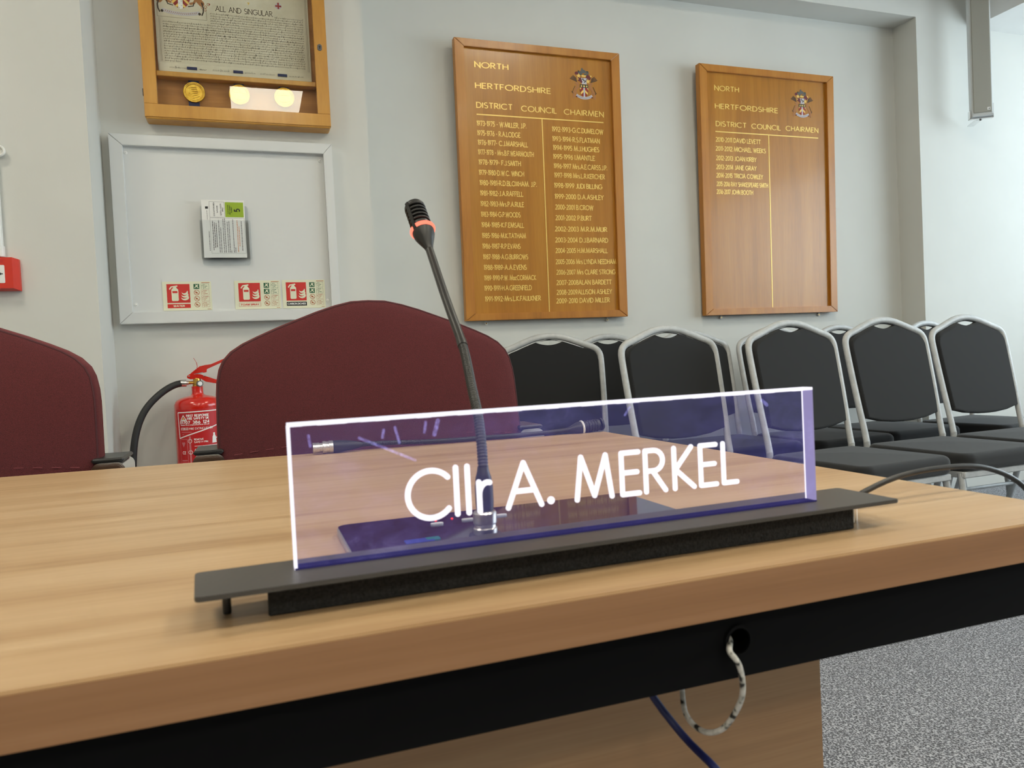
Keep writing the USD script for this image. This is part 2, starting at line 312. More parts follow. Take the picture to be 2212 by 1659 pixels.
emit('letter_glow', (.97, .93, 1.0), 1.35); emit('edge_glow', (.93, .90, 1.0), 1.3); emit('edge_dim', (.52, .45, .80), .6); emit('edge_blue', (.07, .06, .26), .35)
emit('screen_blue', (.10, .12, .5), .5); emit('screen_green', (.1, .45, .4), .35)
mat('acrylic_lit', {'t': ('transparent_bsdf', {'color': (.95, .94, .97)}), 'gl': ('glossy_bsdf', {'roughness': .02, 'color': (1, 1, 1)}), 'f': ('fresnel', {'IOR': 1.45}), 'fb': ('math', {'math_type': 'subtract', 'value1': 1.0}), 'fm': ('math', {'math_type': 'multiply'}), 'mx': ('mix_closure', {}),
    'g': ('geometry', {}), 'm': ('mapping', {'scale': (1, 1, 1.6)}), 'n': ('noise_texture', {'scale': 55.0, 'detail': 5, 'roughness': .65, 'distortion': .6}), 'n2': ('noise_texture', {'scale': 9.0, 'detail': 2}), 'ml': ('math', {'math_type': 'multiply'}),
    'r': ('rgb_ramp', {'ramp': [(.12, (.009, .008, .042)), (.24, (.013, .012, .062)), (.36, (.03, .028, .115)), (.5, (.11, .10, .26))]}), 'e': ('emission', {'strength': .52}), 'a': ('add_closure', {})},
    [('g.position', 'm.vector'), ('m.vector', 'n.vector'), ('m.vector', 'n2.vector'), ('n.fac', 'ml.value1'), ('n2.fac', 'ml.value2'), ('ml.value', 'r.fac'), ('r.color', 'e.color'), ('g.backfacing', 'fb.value2'), ('f.fac', 'fm.value1'), ('fb.value', 'fm.value2'), ('fm.value', 'mx.fac'), ('t.BSDF', 'mx.closure1'), ('gl.BSDF', 'mx.closure2'), ('mx.closure', 'a.closure1'), ('e.emission', 'a.closure2')], 'a.closure')
mat('smear', {'t': ('transparent_bsdf', {'color': (1, 1, 1)}), 'g': ('geometry', {}), 'n': ('noise_texture', {'scale': 700.0, 'detail': 3}), 'r': ('rgb_ramp', {'ramp': [(.3, (.03, .03, .09)), (.7, (.16, .15, .36))]}), 'e': ('emission', {'strength': .7}), 'a': ('add_closure', {})}, [('g.position', 'n.vector'), ('n.fac', 'r.fac'), ('r.color', 'e.color'), ('t.BSDF', 'a.closure1'), ('e.emission', 'a.closure2')], 'a.closure')
def pane(name, tint, ior=1.5, rough=.0):
    mat(name, {'t': ('transparent_bsdf', {'color': tint}), 'gl': ('glossy_bsdf', {'roughness': rough, 'color': (1, 1, 1)}), 'f': ('fresnel', {'IOR': ior}), 'gg': ('geometry', {}), 'fb': ('math', {'math_type': 'subtract', 'value1': 1.0}), 'fm': ('math', {'math_type': 'multiply'}), 'mx': ('mix_closure', {})},
        [('gg.backfacing', 'fb.value2'), ('f.fac', 'fm.value1'), ('fb.value', 'fm.value2'), ('fm.value', 'mx.fac'), ('t.BSDF', 'mx.closure1'), ('gl.BSDF', 'mx.closure2')], 'mx.closure')
pane('glass', (.97, .98, .97), 1.43); pane('clear_plastic', (.96, .97, .975), 1.3, .05)

# ------------------------------------------------------------------ the room
KN = 1.065
kz = lambda z: .848 + (z-.848)*KN
RX, LX, RY, CZ = 5.45, -3.6, -4.6, 3.15
struct('floor', box(LX-.1, RX+.1, RY-.1, 3.6, -.05, 0), 'carpet', 'grey flecked loop-pile carpet floor')
struct('ceiling', box(LX-.1, RX+.1, RY-.1, 3.6, CZ, CZ+.1), 'ceiling_paint')
NX0, NX1, NZ = .487, 3.372*KN, kz(2.55)
struct('wall_back', cat(box(-.459, NX0, 3.0, 3.55, 0, CZ), box(NX0, NX1, 3.0*KN, 3.55, NZ, CZ), box(NX1, RX+.2, 3.0*KN, 3.55, 0, CZ)), 'wall_paint', 'painted wall with the noticeboard pier and the head and cheeks of the recess')
struct('wall_recess', box(NX0, NX1, 3.15*KN, 3.56, 0, NZ), 'wall_paint', 'back of the shallow wall recess behind the chairs')
struct('wall_back_left', box(LX-.1, -.459, 2.75, 3.55, 0, CZ), 'wall_paint', 'wall standing proud at the left with the red call point')
struct('wall_left', box(LX-.1, LX, RY, 2.75, 0, CZ), 'wall_paint')
struct('wall_rear', box(LX-.1, RX+.1, RY-.1, RY, 0, CZ), 'wall_paint')
W0, W1, WZ0, WZ1 = -1.70, 3.0, .95, 2.55
struct('wall_right', cat(box(RX, RX+.2, RY, W0, 0, CZ), box(RX, RX+.2, W1, 3.0*KN, 0, CZ), box(RX, RX+.2, W0, W1, 0, WZ0), box(RX, RX+.2, W0, W1, WZ1, CZ)), 'wall_paint')
struct('ceiling_bulkhead', box(3.76*KN, RX, RY, 3.0*KN, kz(2.53), CZ), 'ceiling_paint', 'dropped bulkhead along the window side')
wn = tag(UsdGeom.Xform.Define(stage, '/World/window_1').GetPrim(), kind='structure')
obj('window_frame', cat(box(RX+.06, RX+.12, W0, W1, WZ0, WZ0+.06), box(RX+.06, RX+.12, W0, W1, WZ1-.06, WZ1), *[box(RX+.06, RX+.12, y-.03, y+.03, WZ0, WZ1) for y in np.linspace(W0+.03, W1-.03, 5)]), 'white_plastic', wn)
ys = np.linspace(W0+.03, W1-.03, 5)
for a, b in zip(ys[:-1], ys[1:]): obj('pane', box(RX+.085, RX+.091, a+.03, b-.03, WZ0+.06, WZ1-.06), 'glass', wn)
k = 0
for px in (-1.36, .24, 1.84):
    for py in (-2.72, -.72, 1.28):
        if (px, py) in ((.24, 1.28),): continue
        t = thing('ceiling_light', 'recessed square ceiling light panel, %s column, %s row' % ({-1.36: 'left', .24: 'middle', 1.84: 'right'}[px], {-2.72: 'rear', -.72: 'centre', 1.28: 'front'}[py]), 'ceiling light', (px, py, CZ), group='ceiling light panels')
        obj('frame', cat(*[box(*q) for q in ((-.3, .3, -.3, -.28, -.012, 0), (-.3, .3, .28, .3, -.012, 0), (-.3, -.28, -.28, .28, -.012, 0), (.28, .3, -.28, .28, -.012, 0))]), 'white_plastic', t)
        obj('diffuser', box(-.28, .28, -.28, .28, -.009, -.001), 'lamp', t)

# ------------------------------------------------------------------ council table
TZ, TB = .73, .706
tb = thing('council_table', 'light oak laminate council table with black underframe, nearest the camera', 'table')
TP = Polygon([(-1.6, .331), (.527, .338), (.533, 1.092), (-.15, 1.1424), (-1.6, 1.245)])
m = extrude(TP, TZ-.0012-TB); m.apply_translation((0, 0, TB)); obj('edge_band', m, 'table_edge', tb, label='darker brown edge band of the table top')
m = cat(extrude(TP.buffer(-.0004, join_style=2), .0006), extrude(TP.buffer(-.0014, join_style=2), .0012)); m.apply_translation((0, 0, TZ-.0012)); obj('tabletop', m, 'table_wood', tb)
hole = circ(.2486, .6866, .0085, 10)
beam = sbox(-1.5, .6657, .51, TB).difference(hole)
obj('underframe_beam', upright(extrude(beam, .03), .381), 'black_panel', tb, label='matt black beam with a cable hole under the table edge')
obj('grommet', upright(extrude(circ(.2486, .6866, .0092, 10).difference(circ(.2486, .6866, .0072, 10)), .002), .3515), 'black_panel', tb)
obj('modesty_panel', box(-1.45, .39, .45, .468, .04, TB), 'panel_wood', tb)
for x in (-1.4, .36): obj('leg', box(x-.025, x+.025, .50, .80, 0, TB, .002), 'black_panel', tb)

# ------------------------------------------------------------------ illuminated nameplate
npz = .748
npt = thing('nameplate', 'edge-lit clear acrylic nameplate with glowing white lettering on a long black base', 'nameplate', (0, 0, TZ))
def npo(name, mesh, mt, parent=npt, **kw):
    mesh.apply_translation((0, 0, -TZ)); return obj(name, mesh, mt, parent, **kw)
pl = slab(Polygon([(-.0305, .3672), (.3905, .3712), (.3895, .4245), (-.0335, .4159)]).buffer(-.003).buffer(.003, quad_segs=4), .0025, .0006); pl.apply_translation((0, 0, .7455))
npo('base_plate', pl, 'plate_black')
npo('foam_base', box(.0014, .362, .3808, .413, TZ+.0002, .7455, .0008), 'black_foam')
npo('end_cap', box(.3622, .3645, .3835, .411, TZ+.0035, .7455), 'white_plastic', label='small white end of the black base')
for x in (-.0181, .377):
    npo('pin', lathe([(.0001, 0), (.0019, 0), (.0021, .001), (.0021, .0145), (.0026, .0148), (.0026, .0155), (.0001, .0155)], (x, .397, TZ+.0001), n=14), 'chrome' if x > 0 else 'black_plastic')
AX0, AX1, AY0, AY1, AZ1 = .0153, .3435, .3937, .4022, .8225
npo('acrylic_sheet', box(AX0+.001, AX1-.001, AY0, AY1, npz, AZ1-.001), 'acrylic_lit')
wv = []
for i in range(44):
    x0 = AX0 + (AX1-AX0)*i/44; x1 = AX0 + (AX1-AX0)*(i+1)/44; dz = .0003*math.sin(i*1.9)
    wv.append(box(x0, x1, AY0-.0002, AY1+.0002, AZ1-.0015+dz*.4, AZ1+.0003))
for k, sm in enumerate(([(.0510, .8128), (.0640, .8065), (.0800, .7985)], [(.0868, .8185), (.0858, .8130)], [(.0935, .8188), (.0912, .8115)], [(.0640, .8160), (.0632, .8120)], [(.0700, .8170), (.0712, .8120), (.0720, .8085)], [(.2100, .8185), (.2065, .8140)], [(.3040, .8165), (.3075, .8135)], [(.0255, .8160), (.0262, .8105)])):
    npo('smear', flat(LineString(sm).buffer(.0011 if k in (2, 6) else .0007), AY0-.0001, .00005), 'smear')
npo('top_edge', cat(*wv), 'edge_glow', label='brightly glowing top edge of the acrylic')
npo('left_edge', box(AX0-.0002, AX0+.0013, AY0-.0001, AY1+.0001, npz, AZ1-.0012), 'edge_glow', label='glowing left end of the acrylic')
npo('right_edge', box(AX1-.0012, AX1+.0002, AY0, AY1, npz, AZ1-.0012), 'edge_dim', label='lilac right end of the acrylic')
npo('right_corner', cat(box(AX1-.0014, AX1+.0003, AY1-.0008, AY1+.0002, npz, AZ1-.0012)), 'edge_glow')
npo('lower_edge', cat(box(AX0, AX1, AY0-.0004, AY1+.0004, npz, npz+.0009)), 'edge_blue', label='dark blue slot line along the foot of the acrylic')
NB, NH = .7671, .0245
for ch, x0, wd in (('C', .0764, .0208), ('l', .1019, .0005), ('l', .1084, .0005), ('r', .1147, .0062), ('A', .1312, .0200), ('.', .1563, .0008), ('M', .1733, .0224), ('E', .2027, .0113), ('R', .2186, .0132), ('K', .2383, .0135), ('E', .2568, .0111), ('L', .2732, .0096)):
    g, adv = GL[ch]; sx = NH if ch in 'l.' else wd/adv
    if ch == '.': pg = circ(.1570, NB+.0016, .0022)
    elif ch == 'C': pg = unary_union([LineString([(x0+.0128*math.cos(t)+.0118-.0005, NB+NH/2+.0128*math.sin(t)) for t in np.radians(np.linspace(42, 318, 40))]).buffer(.0015, quad_segs=6)])
    else: pg = unary_union([LineString([(x0+p[0]*sx, NB+p[1]*NH) for p in s]).buffer(.0015, quad_segs=6, join_style=1) for s in g])
    npo('lettering', upright(extrude(pg, .0007), AY0+.0001), 'letter_glow')

# ------------------------------------------------------------------ conference unit and its gooseneck microphone
cu = thing('conference_unit', 'glossy black flush microphone unit let into the table behind the nameplate', 'microphone unit', (0, 0, TZ))
up_ = rrect(.0512, .2850, .4380, .5515, .009)
m = slab(up_, .0062, .0012); obj('bezel', m, 'unit_edge', cu, smooth=30)
m = extrude(up_.buffer(-.0009), .0006); m.apply_translation((0, 0, .0060)); obj('glossy_face', m, 'unit_black', cu)
for x, y in ((.1177, .5145), (.1410, .5165), (.1663, .5175)):
    m = extrude(rrect(x-.0045, x+.0045, y-.0022, y+.0022, .0018), .0012); m.apply_translation((0, 0, .0064)); obj('button', m, 'light_grey', cu)
for x, y in ((.1196, .5262), (.1318, .5266)): obj('indicator', lathe([(.0001, .0009), (.0007, .0008), (.0009, 0)], (x, y, .0066), n=10), 'led_small', cu)
obj('display', box(.0867, .1050, .4672, .4755, .0064, .0072), 'screen_blue', cu); obj('display_icon', box(.1005, .1092, .4690, .4752, .0064, .0074), 'screen_green', cu)
obj('socket', lathe([(.0001, .0012), (.0075, .0012), (.0105, .0008), (.0108, 0)], (.1385, .4660, .0064), n=32), 'black_plastic', cu)
mc = thing('gooseneck_microphone', 'upright gooseneck microphone with a red glowing ring, plugged into the table unit', 'microphone', (.1388, .4660, TZ+.0072))
B0 = np.array((.1388, .4660, TZ+.0072))
def mo(name, mesh, mt, parent=mc, **kw):
    mesh.apply_translation(-B0); return obj(name, mesh, mt, parent, **kw)
mo('connector', cat(lathe([(.0001, 0), (.0077, 0), (.0079, .0008), (.0079, .0035), (.0071, .0042), (.0069, .0060), (.0076, .0066), (.0078, .0075), (.0078, .0135), (.0070, .0146), (.0058, .0150), (.0001, .0152)], B0+(0, 0, .0003), (.0, .0, 1), 32)), 'connector_metal', smooth=30)

STEM = np.array([(.1397, .4662, .7560), (.1397, .467, .7682), (.1405, .47, .7831), (.1417, .475, .7948), (.1436, .486, .8127), (.1455, .502, .828), (.1484, .522, .8459), (.1515, .545, .8635),
        (.1518, .568, .8836), (.1523, .595, .9067), (.1541, .625, .9299), (.1554, .652, .952)])
mo('sleeve', lathe([(.0001, 0), (.0056, 0), (.0060, .006), (.0060, .016), (.0052, .022), (.0040, .026), (.0036, .029)], (.1391, .4660, TZ+.0220), (.02, .06, 1), 24), 'mic_black', smooth=40)
sp_ = spline(STEM, 520); zc = sp_[:, 2]
gn = sp_[(zc > .776) & (zc < .8655)]
mo('gooseneck', tube(gn, .0034+.00022*np.sin(np.arange(len(gn))*1.57), 14), 'mic_black', smooth=60, label='ribbed bendy gooseneck section')
tb_ = spline(STEM, 90); tb_ = tb_[tb_[:, 2] > .8615]
mo('tube', tube(tb_, np.r_[[.0039]*3, np.full(len(tb_)-3, .0036)], 18), 'mic_black', smooth=40)
def mic_head(place, o, ax, lit, red=('led_red', 'led_hot'), s=1.0):
    """flared head: neck, two-part glowing or pale ring, slotted capsule"""
    ax = np.asarray(ax, float)/np.linalg.norm(ax)
    place('head_body', lathe([(.0036*s, -.004*s), (.0038*s, 0), (.0050*s, .005*s), (.0078*s, .012*s), (.0104*s, .019*s), (.0112*s, .024*s), (.0112*s, .0262*s), (.0098*s, .0275*s), (.0098*s, .0345*s), (.0088*s, .036*s), (.0001, .036*s)], o, ax, 36), 'mic_black', smooth=30)
    a = np.cross(ax, (0, 1., 0)); a /= np.linalg.norm(a); b = np.cross(ax, a)
    V = lambda t, r, h: np.asarray(o) + ax*h*s + (a*math.cos(t) + b*math.sin(t))*r*s
    return V
AXH = np.array((.1498, .690, 1.0054)) - np.array((.1554, .652, .952)); O_H = STEM[-1]
def mh(name, mesh, mt, parent=mc, **kw):
    mesh.vertices = O_H + (mesh.vertices-O_H)*.90; return mo(name, mesh, mt, parent, **kw)
V = mic_head(mh, O_H, AXH, True)
toC = np.array((0, 0, .848)) - O_H
AXn = AXH/np.linalg.norm(AXH); a_ = np.cross(AXn, (0, 1., 0)); a_ /= np.linalg.norm(a_); b_ = np.cross(AXn, a_)
face = math.atan2(toC@b_, toC@a_)                                   # the side of the head that the upright ridge is on is a little left of this
rid = face - .62
def ring(t0, t1, r, h, rad):
    return tube([V(t, r, h) for t in np.linspace(t0, t1, 26)], rad, 10)
mh('light_ring', ring(rid+.22, rid+math.pi-.22, .0105, .0272, .0026), 'led_red'); mh('light_ring', ring(rid-math.pi+.22, rid-.22, .0105, .0272, .0026), 'led_red')
mh('capsule', lathe([(.0086, .034), (.0086, .060), (.0072, .0625), (.0001, .0635)], O_H, AXn, 28), 'black_plastic', smooth=30)
for k in range(5): mh('grille_rib', tube([V(t, .0098, .0375+k*.0050) for t in np.linspace(0, 2*math.pi, 36, endpoint=False)], .0012, 6, closed=True), 'mic_black', smooth=True)
for t in (rid, rid+math.pi):
    q = np.array([V(t+dt, r, h) for dt in (-.17, .17) for r in (.0090, .0116) for h in (.0255, .0615)]); mh('ridge', hull(q), 'mic_black')
mh('cap', lathe([(.0001, .0660), (.0060, .0655), (.0092, .0635), (.0106, .0605), (.0104, .0590), (.0001, .0590)][::-1], O_H, AXn, 30), 'mic_black', smooth=40)

# a second one lying along the far edge of the table
ml = thing('gooseneck_microphone', 'unplugged gooseneck microphone lying along the far edge of the table', 'microphone', (.08, 1.104, TZ))
L0 = np.array((.08, 1.104, TZ))
def lo_(name, mesh, mt, parent=ml, **kw):
    mesh.apply_translation(-L0); return obj(name, mesh, mt, parent, **kw)
XA = np.array((.0768, 1.106, TZ+.0094)); axl = np.array((1, 0.004, 0.))
lo_('connector', cat(lathe([(.0001, 0), (.0078, 0), (.0078, .0090), (.0070, .0092), (.0070, .0135), (.0092, .0138), (.0094, .0180), (.0086, .0182), (.0086, .0225), (.0094, .0228), (.0094, .0282), (.0080, .0290), (.0001, .0290)], XA, axl, 32)), 'connector_metal', smooth=30)
lo_('sleeve', lathe([(.0090, .0285), (.0090, .036), (.0078, .050), (.0056, .062), (.0042, .068), (.0036, .069)], XA, axl, 24), 'mic_black', smooth=40)
pa = spline([(.143, 1.1062, TZ+.0093), (.20, 1.106, TZ+.0078), (.245, 1.105, TZ+.0056), (.35, 1.100, TZ+.0046), (.42, 1.097, TZ+.0046), (.478, 1.0945, TZ+.0070)], 640)
g_ = pa[pa[:, 0] < .2405]; lo_('gooseneck', tube(g_, .0034+.00025*np.sin(np.arange(len(g_))*1.57), 12), 'mic_black', smooth=60)
t_ = pa[pa[:, 0] > .238][::8]; lo_('tube', tube(t_, .0036, 14), 'mic_black', smooth=40)
OL = np.array((.470, 1.0948, TZ+.0066)); AL = np.array((1, -.02, .082))
VL = mic_head(lo_, OL, AL, False, s=.92)
lo_('pale_ring', tube([VL(t, .0108, .0282) for t in np.linspace(0, 2*math.pi, 40, endpoint=False)], .0019, 8, closed=True), 'white_plastic', smooth=True, label='pale unlit ring')
ALn = AL/np.linalg.norm(AL)
lo_('capsule', lathe([(.0090, .030), (.0090, .056), (.007, .0585), (.0001, .0595)], OL, ALn, 28), 'black_plastic', smooth=30)
for k in range(5): lo_('grille_rib', tube([VL(t, .0097, .0352+k*.0052) for t in np.linspace(0, 2*math.pi, 36, endpoint=False)], .0013, 6, closed=True), 'mic_black', smooth=True)
lo_('cap', lathe([(.0001, .0590), (.0098, .0590), (.0100, .0610), (.0085, .0632), (.0001, .0640)], OL, ALn, 30), 'mic_black', smooth=40)

# ------------------------------------------------------------------ cables
def cable(name, label, pts, r, mt, n=70):
    p = spline(pts, n); o = p[0].copy(); t = thing(name, label, 'cable', o)
    m = tube(p, r, 12); m.apply_translation(-o); obj('sheath', m, mt, t, smooth=60); return t
cable('power_cable', 'black power cable arching from behind the nameplate over the right end of the table', [(.380, .4285, TZ+.0022), (.398, .430, TZ+.0045), (.4191, .43, .7411), (.4421, .43, .7474), (.4739, .43, .7513), (.5019, .43, .7516), (.5308, .43, .7493), (.5554, .43, .7426), (.5814, .43, .7281), (.602, .432, .700), (.612, .436, .64), (.614, .45, .45), (.616, .47, .2), (.63, .50, .0025)], .0021, 'cable_black', 110)
cable('data_cable', 'black and white marbled cable looping out of the hole in the black beam', [(.2478, .392, .6868), (.2470, .362, .6864), (.2425, .350, .6862), (.2390, .3450, .6835), (.2410, .344, .6805), (.2456, .345, .6704), (.248, .348, .6578), (.2474, .355, .6439), (.2434, .365, .6301), (.24, .372, .6265), (.2377, .382, .6263), (.2379, .392, .6298), (.2411, .40, .638), (.246, .412, .664), (.25, .42, .70)], .00165, 'cable_marbled', 120)
cable('network_cable', 'dark blue network cable hanging down behind the black beam', [(.2260, .430, .703), (.2265, .426, .660), (.2283, .42, .6362), (.2351, .41, .6211), (.2418, .395, .6089), (.2443, .37, .6037), (.262, .36, .560), (.28, .38, .40), (.29, .41, .2), (.31, .42, .004)], .0024, 'cable_blue', 90)

# ------------------------------------------------------------------ maroon boardroom chairs
half = [(0, .9722), (.03, .9708), (.059, .9640), (.090, .9540), (.124, .9410), (.160, .9270), (.191, .9135), (.215, .9020), (.234, .8895), (.247, .8750), (.2535, .8600), (.2575, .8400), (.2592, .8200), (.2600, .7900), (.2608, .7500), (.2618, .7000), (.2625, .6300), (.2610, .5700), (.255, .5350), (.225, .518), (.15, .510), (.07, .507)]
OUT = np.array(half + [(0, .506)] + [(-x, z) for x, z in half[:0:-1]])
def maroon_chair(label, cx, cyy, rz=0.0):
    t = thing('boardroom_chair', label, 'chair', (cx, cyy, 0), rz, group=None)
    # local: front surface of the backrest towards -y
    def lean(m):
        v = m.vertices.copy(); v[:, 1] += .16*(v[:, 2]-.72); m.vertices = v; return m
    obj('backrest', lean(pillow(OUT, [(.001, .055), (.6, .055), (.90, .050), (.965, .044), (.990, .032), (1.0, .016), (1.0, -.008), (.9965, -.0145), (.9890, -.0190), (.9750, -.0225), (.93, -.0275), (.80, -.034), (.5, -.039), (.25, -.041), (.001, -.041)])), 'maroon_fabric', t, smooth=50)
    c = np.array([0, (OUT[:, 1].max()+OUT[:, 1].min())/2])
    for yy, s in ((-.0168, .9835),):
        q = c + (OUT-c)*s; obj('piping', lean(tube(np.c_[q[:, 0], np.full(len(q), yy-.003), q[:, 1]], .0018, 8, closed=True)), 'maroon_piping', t, smooth=60)
    q = [(x, -.034-.006*math.cos(x*6), .715+.02*math.cos(x*5)) for x in np.linspace(-.235, .235, 40)]
    obj('seam', lean(cat(*[tube(q[i:i+2], .0006, 5) for i in range(0, 39, 2)])), 'maroon_thread', t, label='row of stitches low on the backrest')
    obj('seat', cushion(-.245, .245, -.44, .01, .41, .495, .05, .03), 'maroon_fabric', t, smooth=40)
    for s in (-1, 1):
        aw = slab(rrect(.250, .297, .655, .7265, .012), .105, .004); aw = upright(aw, .065); v = aw.vertices; v[:, 0] *= s; aw.vertices = v
        if s < 0: aw.invert()
        a = obj('armrest', aw, 'chrome', t, smooth=40, label='polished chrome arm bracket')
        obj('arm_pad', box(s*.251, s*.2955, -.037, .062, .7267, .7335, .0025), 'black_plastic', a, label='black pad on the chrome arm')
        obj('skid_leg', tube([(s*.262, -.115, .46), (s*.262, -.13, .20), (s*.262, -.15, .0135), (s*.262, .25, .0135), (s*.262, .20, .20), (s*.262, .0, .44)], .0125, 10), 'chrome', t, smooth=50)
    return t
maroon_chair('maroon upholstered boardroom chair pushed up behind the nameplate, in front of the fire extinguisher', .2017, 1.305)
maroon_chair('maroon upholstered boardroom chair cut off by the left edge of the photo', -.487, 1.305)

# ------------------------------------------------------------------ black stacking banquet chairs
LEAN = .2044
by = lambda z: -LEAN*(z-.47)                                        # local: the sitter looks along -y in the room; here y is depth, larger is further back
crown = [(.2144, .50), (.2185, .60), (.2225, .70), (.2250, .80), (.2253, .845), (.2235, .868), (.217, .886), (.205, .900), (.188, .911), (.165, .9215), (.135, .9335), (.105, .9440), (.078, .9525), (.050, .9585), (.022, .9618), (0, .9626)]
def make_banquet(label, loc, rz):
    t = thing('banquet_chair', label, 'chair', loc, rz, group='black stacking banquet chairs')
    tr = .0125
    L = [(x-tr if i < 11 else x*(.9), z-(0 if i < 5 else tr*min(1, (i-4)/5))) for i, (x, z) in enumerate(crown)]
    L = [(.2019, .47)] + L
    path = [(-x, -by(z), z) for x, z in L] + [(x, -by(z), z) for x, z in L[-2::-1]]
    pth = spline(path, 110)
    obj('back_frame', tube(pth, .0135, 12, flat=.82, nrm=(0, 1., 0)), 'silver_frame', t, smooth=50)
    inner = [(max(x-.014, 0), z-(0 if i < 6 else .013)) for i, (x, z) in enumerate(L)]
    pts = [(x, z) for x, z in inner if z > .565]
    low = [(.188, .562), (.12, .546), (.05, .539), (0, .538)]
    poly = Polygon([(x, z) for x, z in low[::-1]] + pts + [(-x, z) for x, z in pts[::-1]] + [(-x, z) for x, z in low]).buffer(0)
    lens = Polygon([(x, .9265+.0068*(1-(x/.056)**2)) for x in np.linspace(-.056, .056, 15)] + [(x, .9265-.0125*(1-(x/.056)**2)) for x in np.linspace(.056, -.056, 15)])
    poly = poly.difference(lens)
    pad = upright(slab(poly, .034, .010, 6), .017); v = pad.vertices; v[:, 1] += -by(1)*0 + LEAN*(v[:, 2]-.47); pad.vertices = v
    obj('backrest', pad, 'black_fabric', t, smooth=40)
    st = cushion(-.212, .212, -.43, .012, .402, .464, .05, .022); v = st.vertices; v[:, 2] += np.where(v[:, 2] > .43, .010*np.clip(1-(v[:, 0]/.22)**2, 0, 1)*np.clip(1-((v[:, 1]+.21)/.23)**2, 0, 1), 0); st.vertices = v
    obj('seat', st, 'black_fabric', t, smooth=40)
    obj('seat_frame', cat(box(-.202, .202, -.415, -.393, .380, .402, .003), box(-.202, .202, -.02, 0, .380, .402, .003), box(-.204, -.182, -.41, 0, .380, .402, .003), box(.182, .204, -.41, 0, .380, .402, .003)), 'silver_frame', t)
    for s in (-1, 1):
        obj('leg', tube(spline([(s*.2019, 0, .475), (s*.201, .002, .40), (s*.201, .05, .20), (s*.201, .115, .004)], 14), .0125, 10), 'silver_frame', t, smooth=50)
        obj('leg', tube([(s*.196, -.395, .395), (s*.205, -.425, .18), (s*.213, -.445, .004)], .0115, 10), 'silver_frame', t, smooth=50)
        obj('foot', lathe([(.0001, .001), (.0148, .001), (.0148, .016), (.0001, .016)], (s*.213, -.445, 0), n=14), 'rubber', t)
    obj('stretcher', tube([(-.201, .045, .215), (.201, .045, .215)], .008, 8), 'silver_frame', t, smooth=50)
    return t
CH = [('black banquet chair half hidden behind the right shoulder of the maroon chair', 1.1469, 2.7703, -.20),
      ('black banquet chair standing alone behind the middle of the glowing nameplate', 1.5093, 2.4039, .0687),
      ('black banquet chair whose seat reaches the table behind the right end of the nameplate', 1.9789, 2.2828, .0635),
      ('second black banquet chair from the right in the front row, beside the last one', 2.4568, 2.2985, .0218),
      ('black banquet chair at the right edge of the photo, last in the front row', 2.9337, 2.316, .0127),
      ('black banquet chair against the wall under the right corner of the long honours board', 1.578, 3.060, -.06),
      ('black banquet chair mostly hidden behind the front-row chair at the middle of the nameplate', 1.9400, 2.940, .03),
      ('black banquet chair showing only its left frame, behind the nameplate\'s right end', 2.3934, 2.900, 0),
      ('black banquet chair in the back row under the right part of the shorter honours board', 2.8449, 2.960, 0),
      ('rearmost black banquet chair on the right, under the corner of the wall recess', 3.3094, 2.84, .10)]
ch0 = make_banquet(CH[0][0], (CH[0][1], CH[0][2], 0), CH[0][3])
for lb, x, y, r in CH[1:]: dup(ch0, lb, (x, y, 0), r)

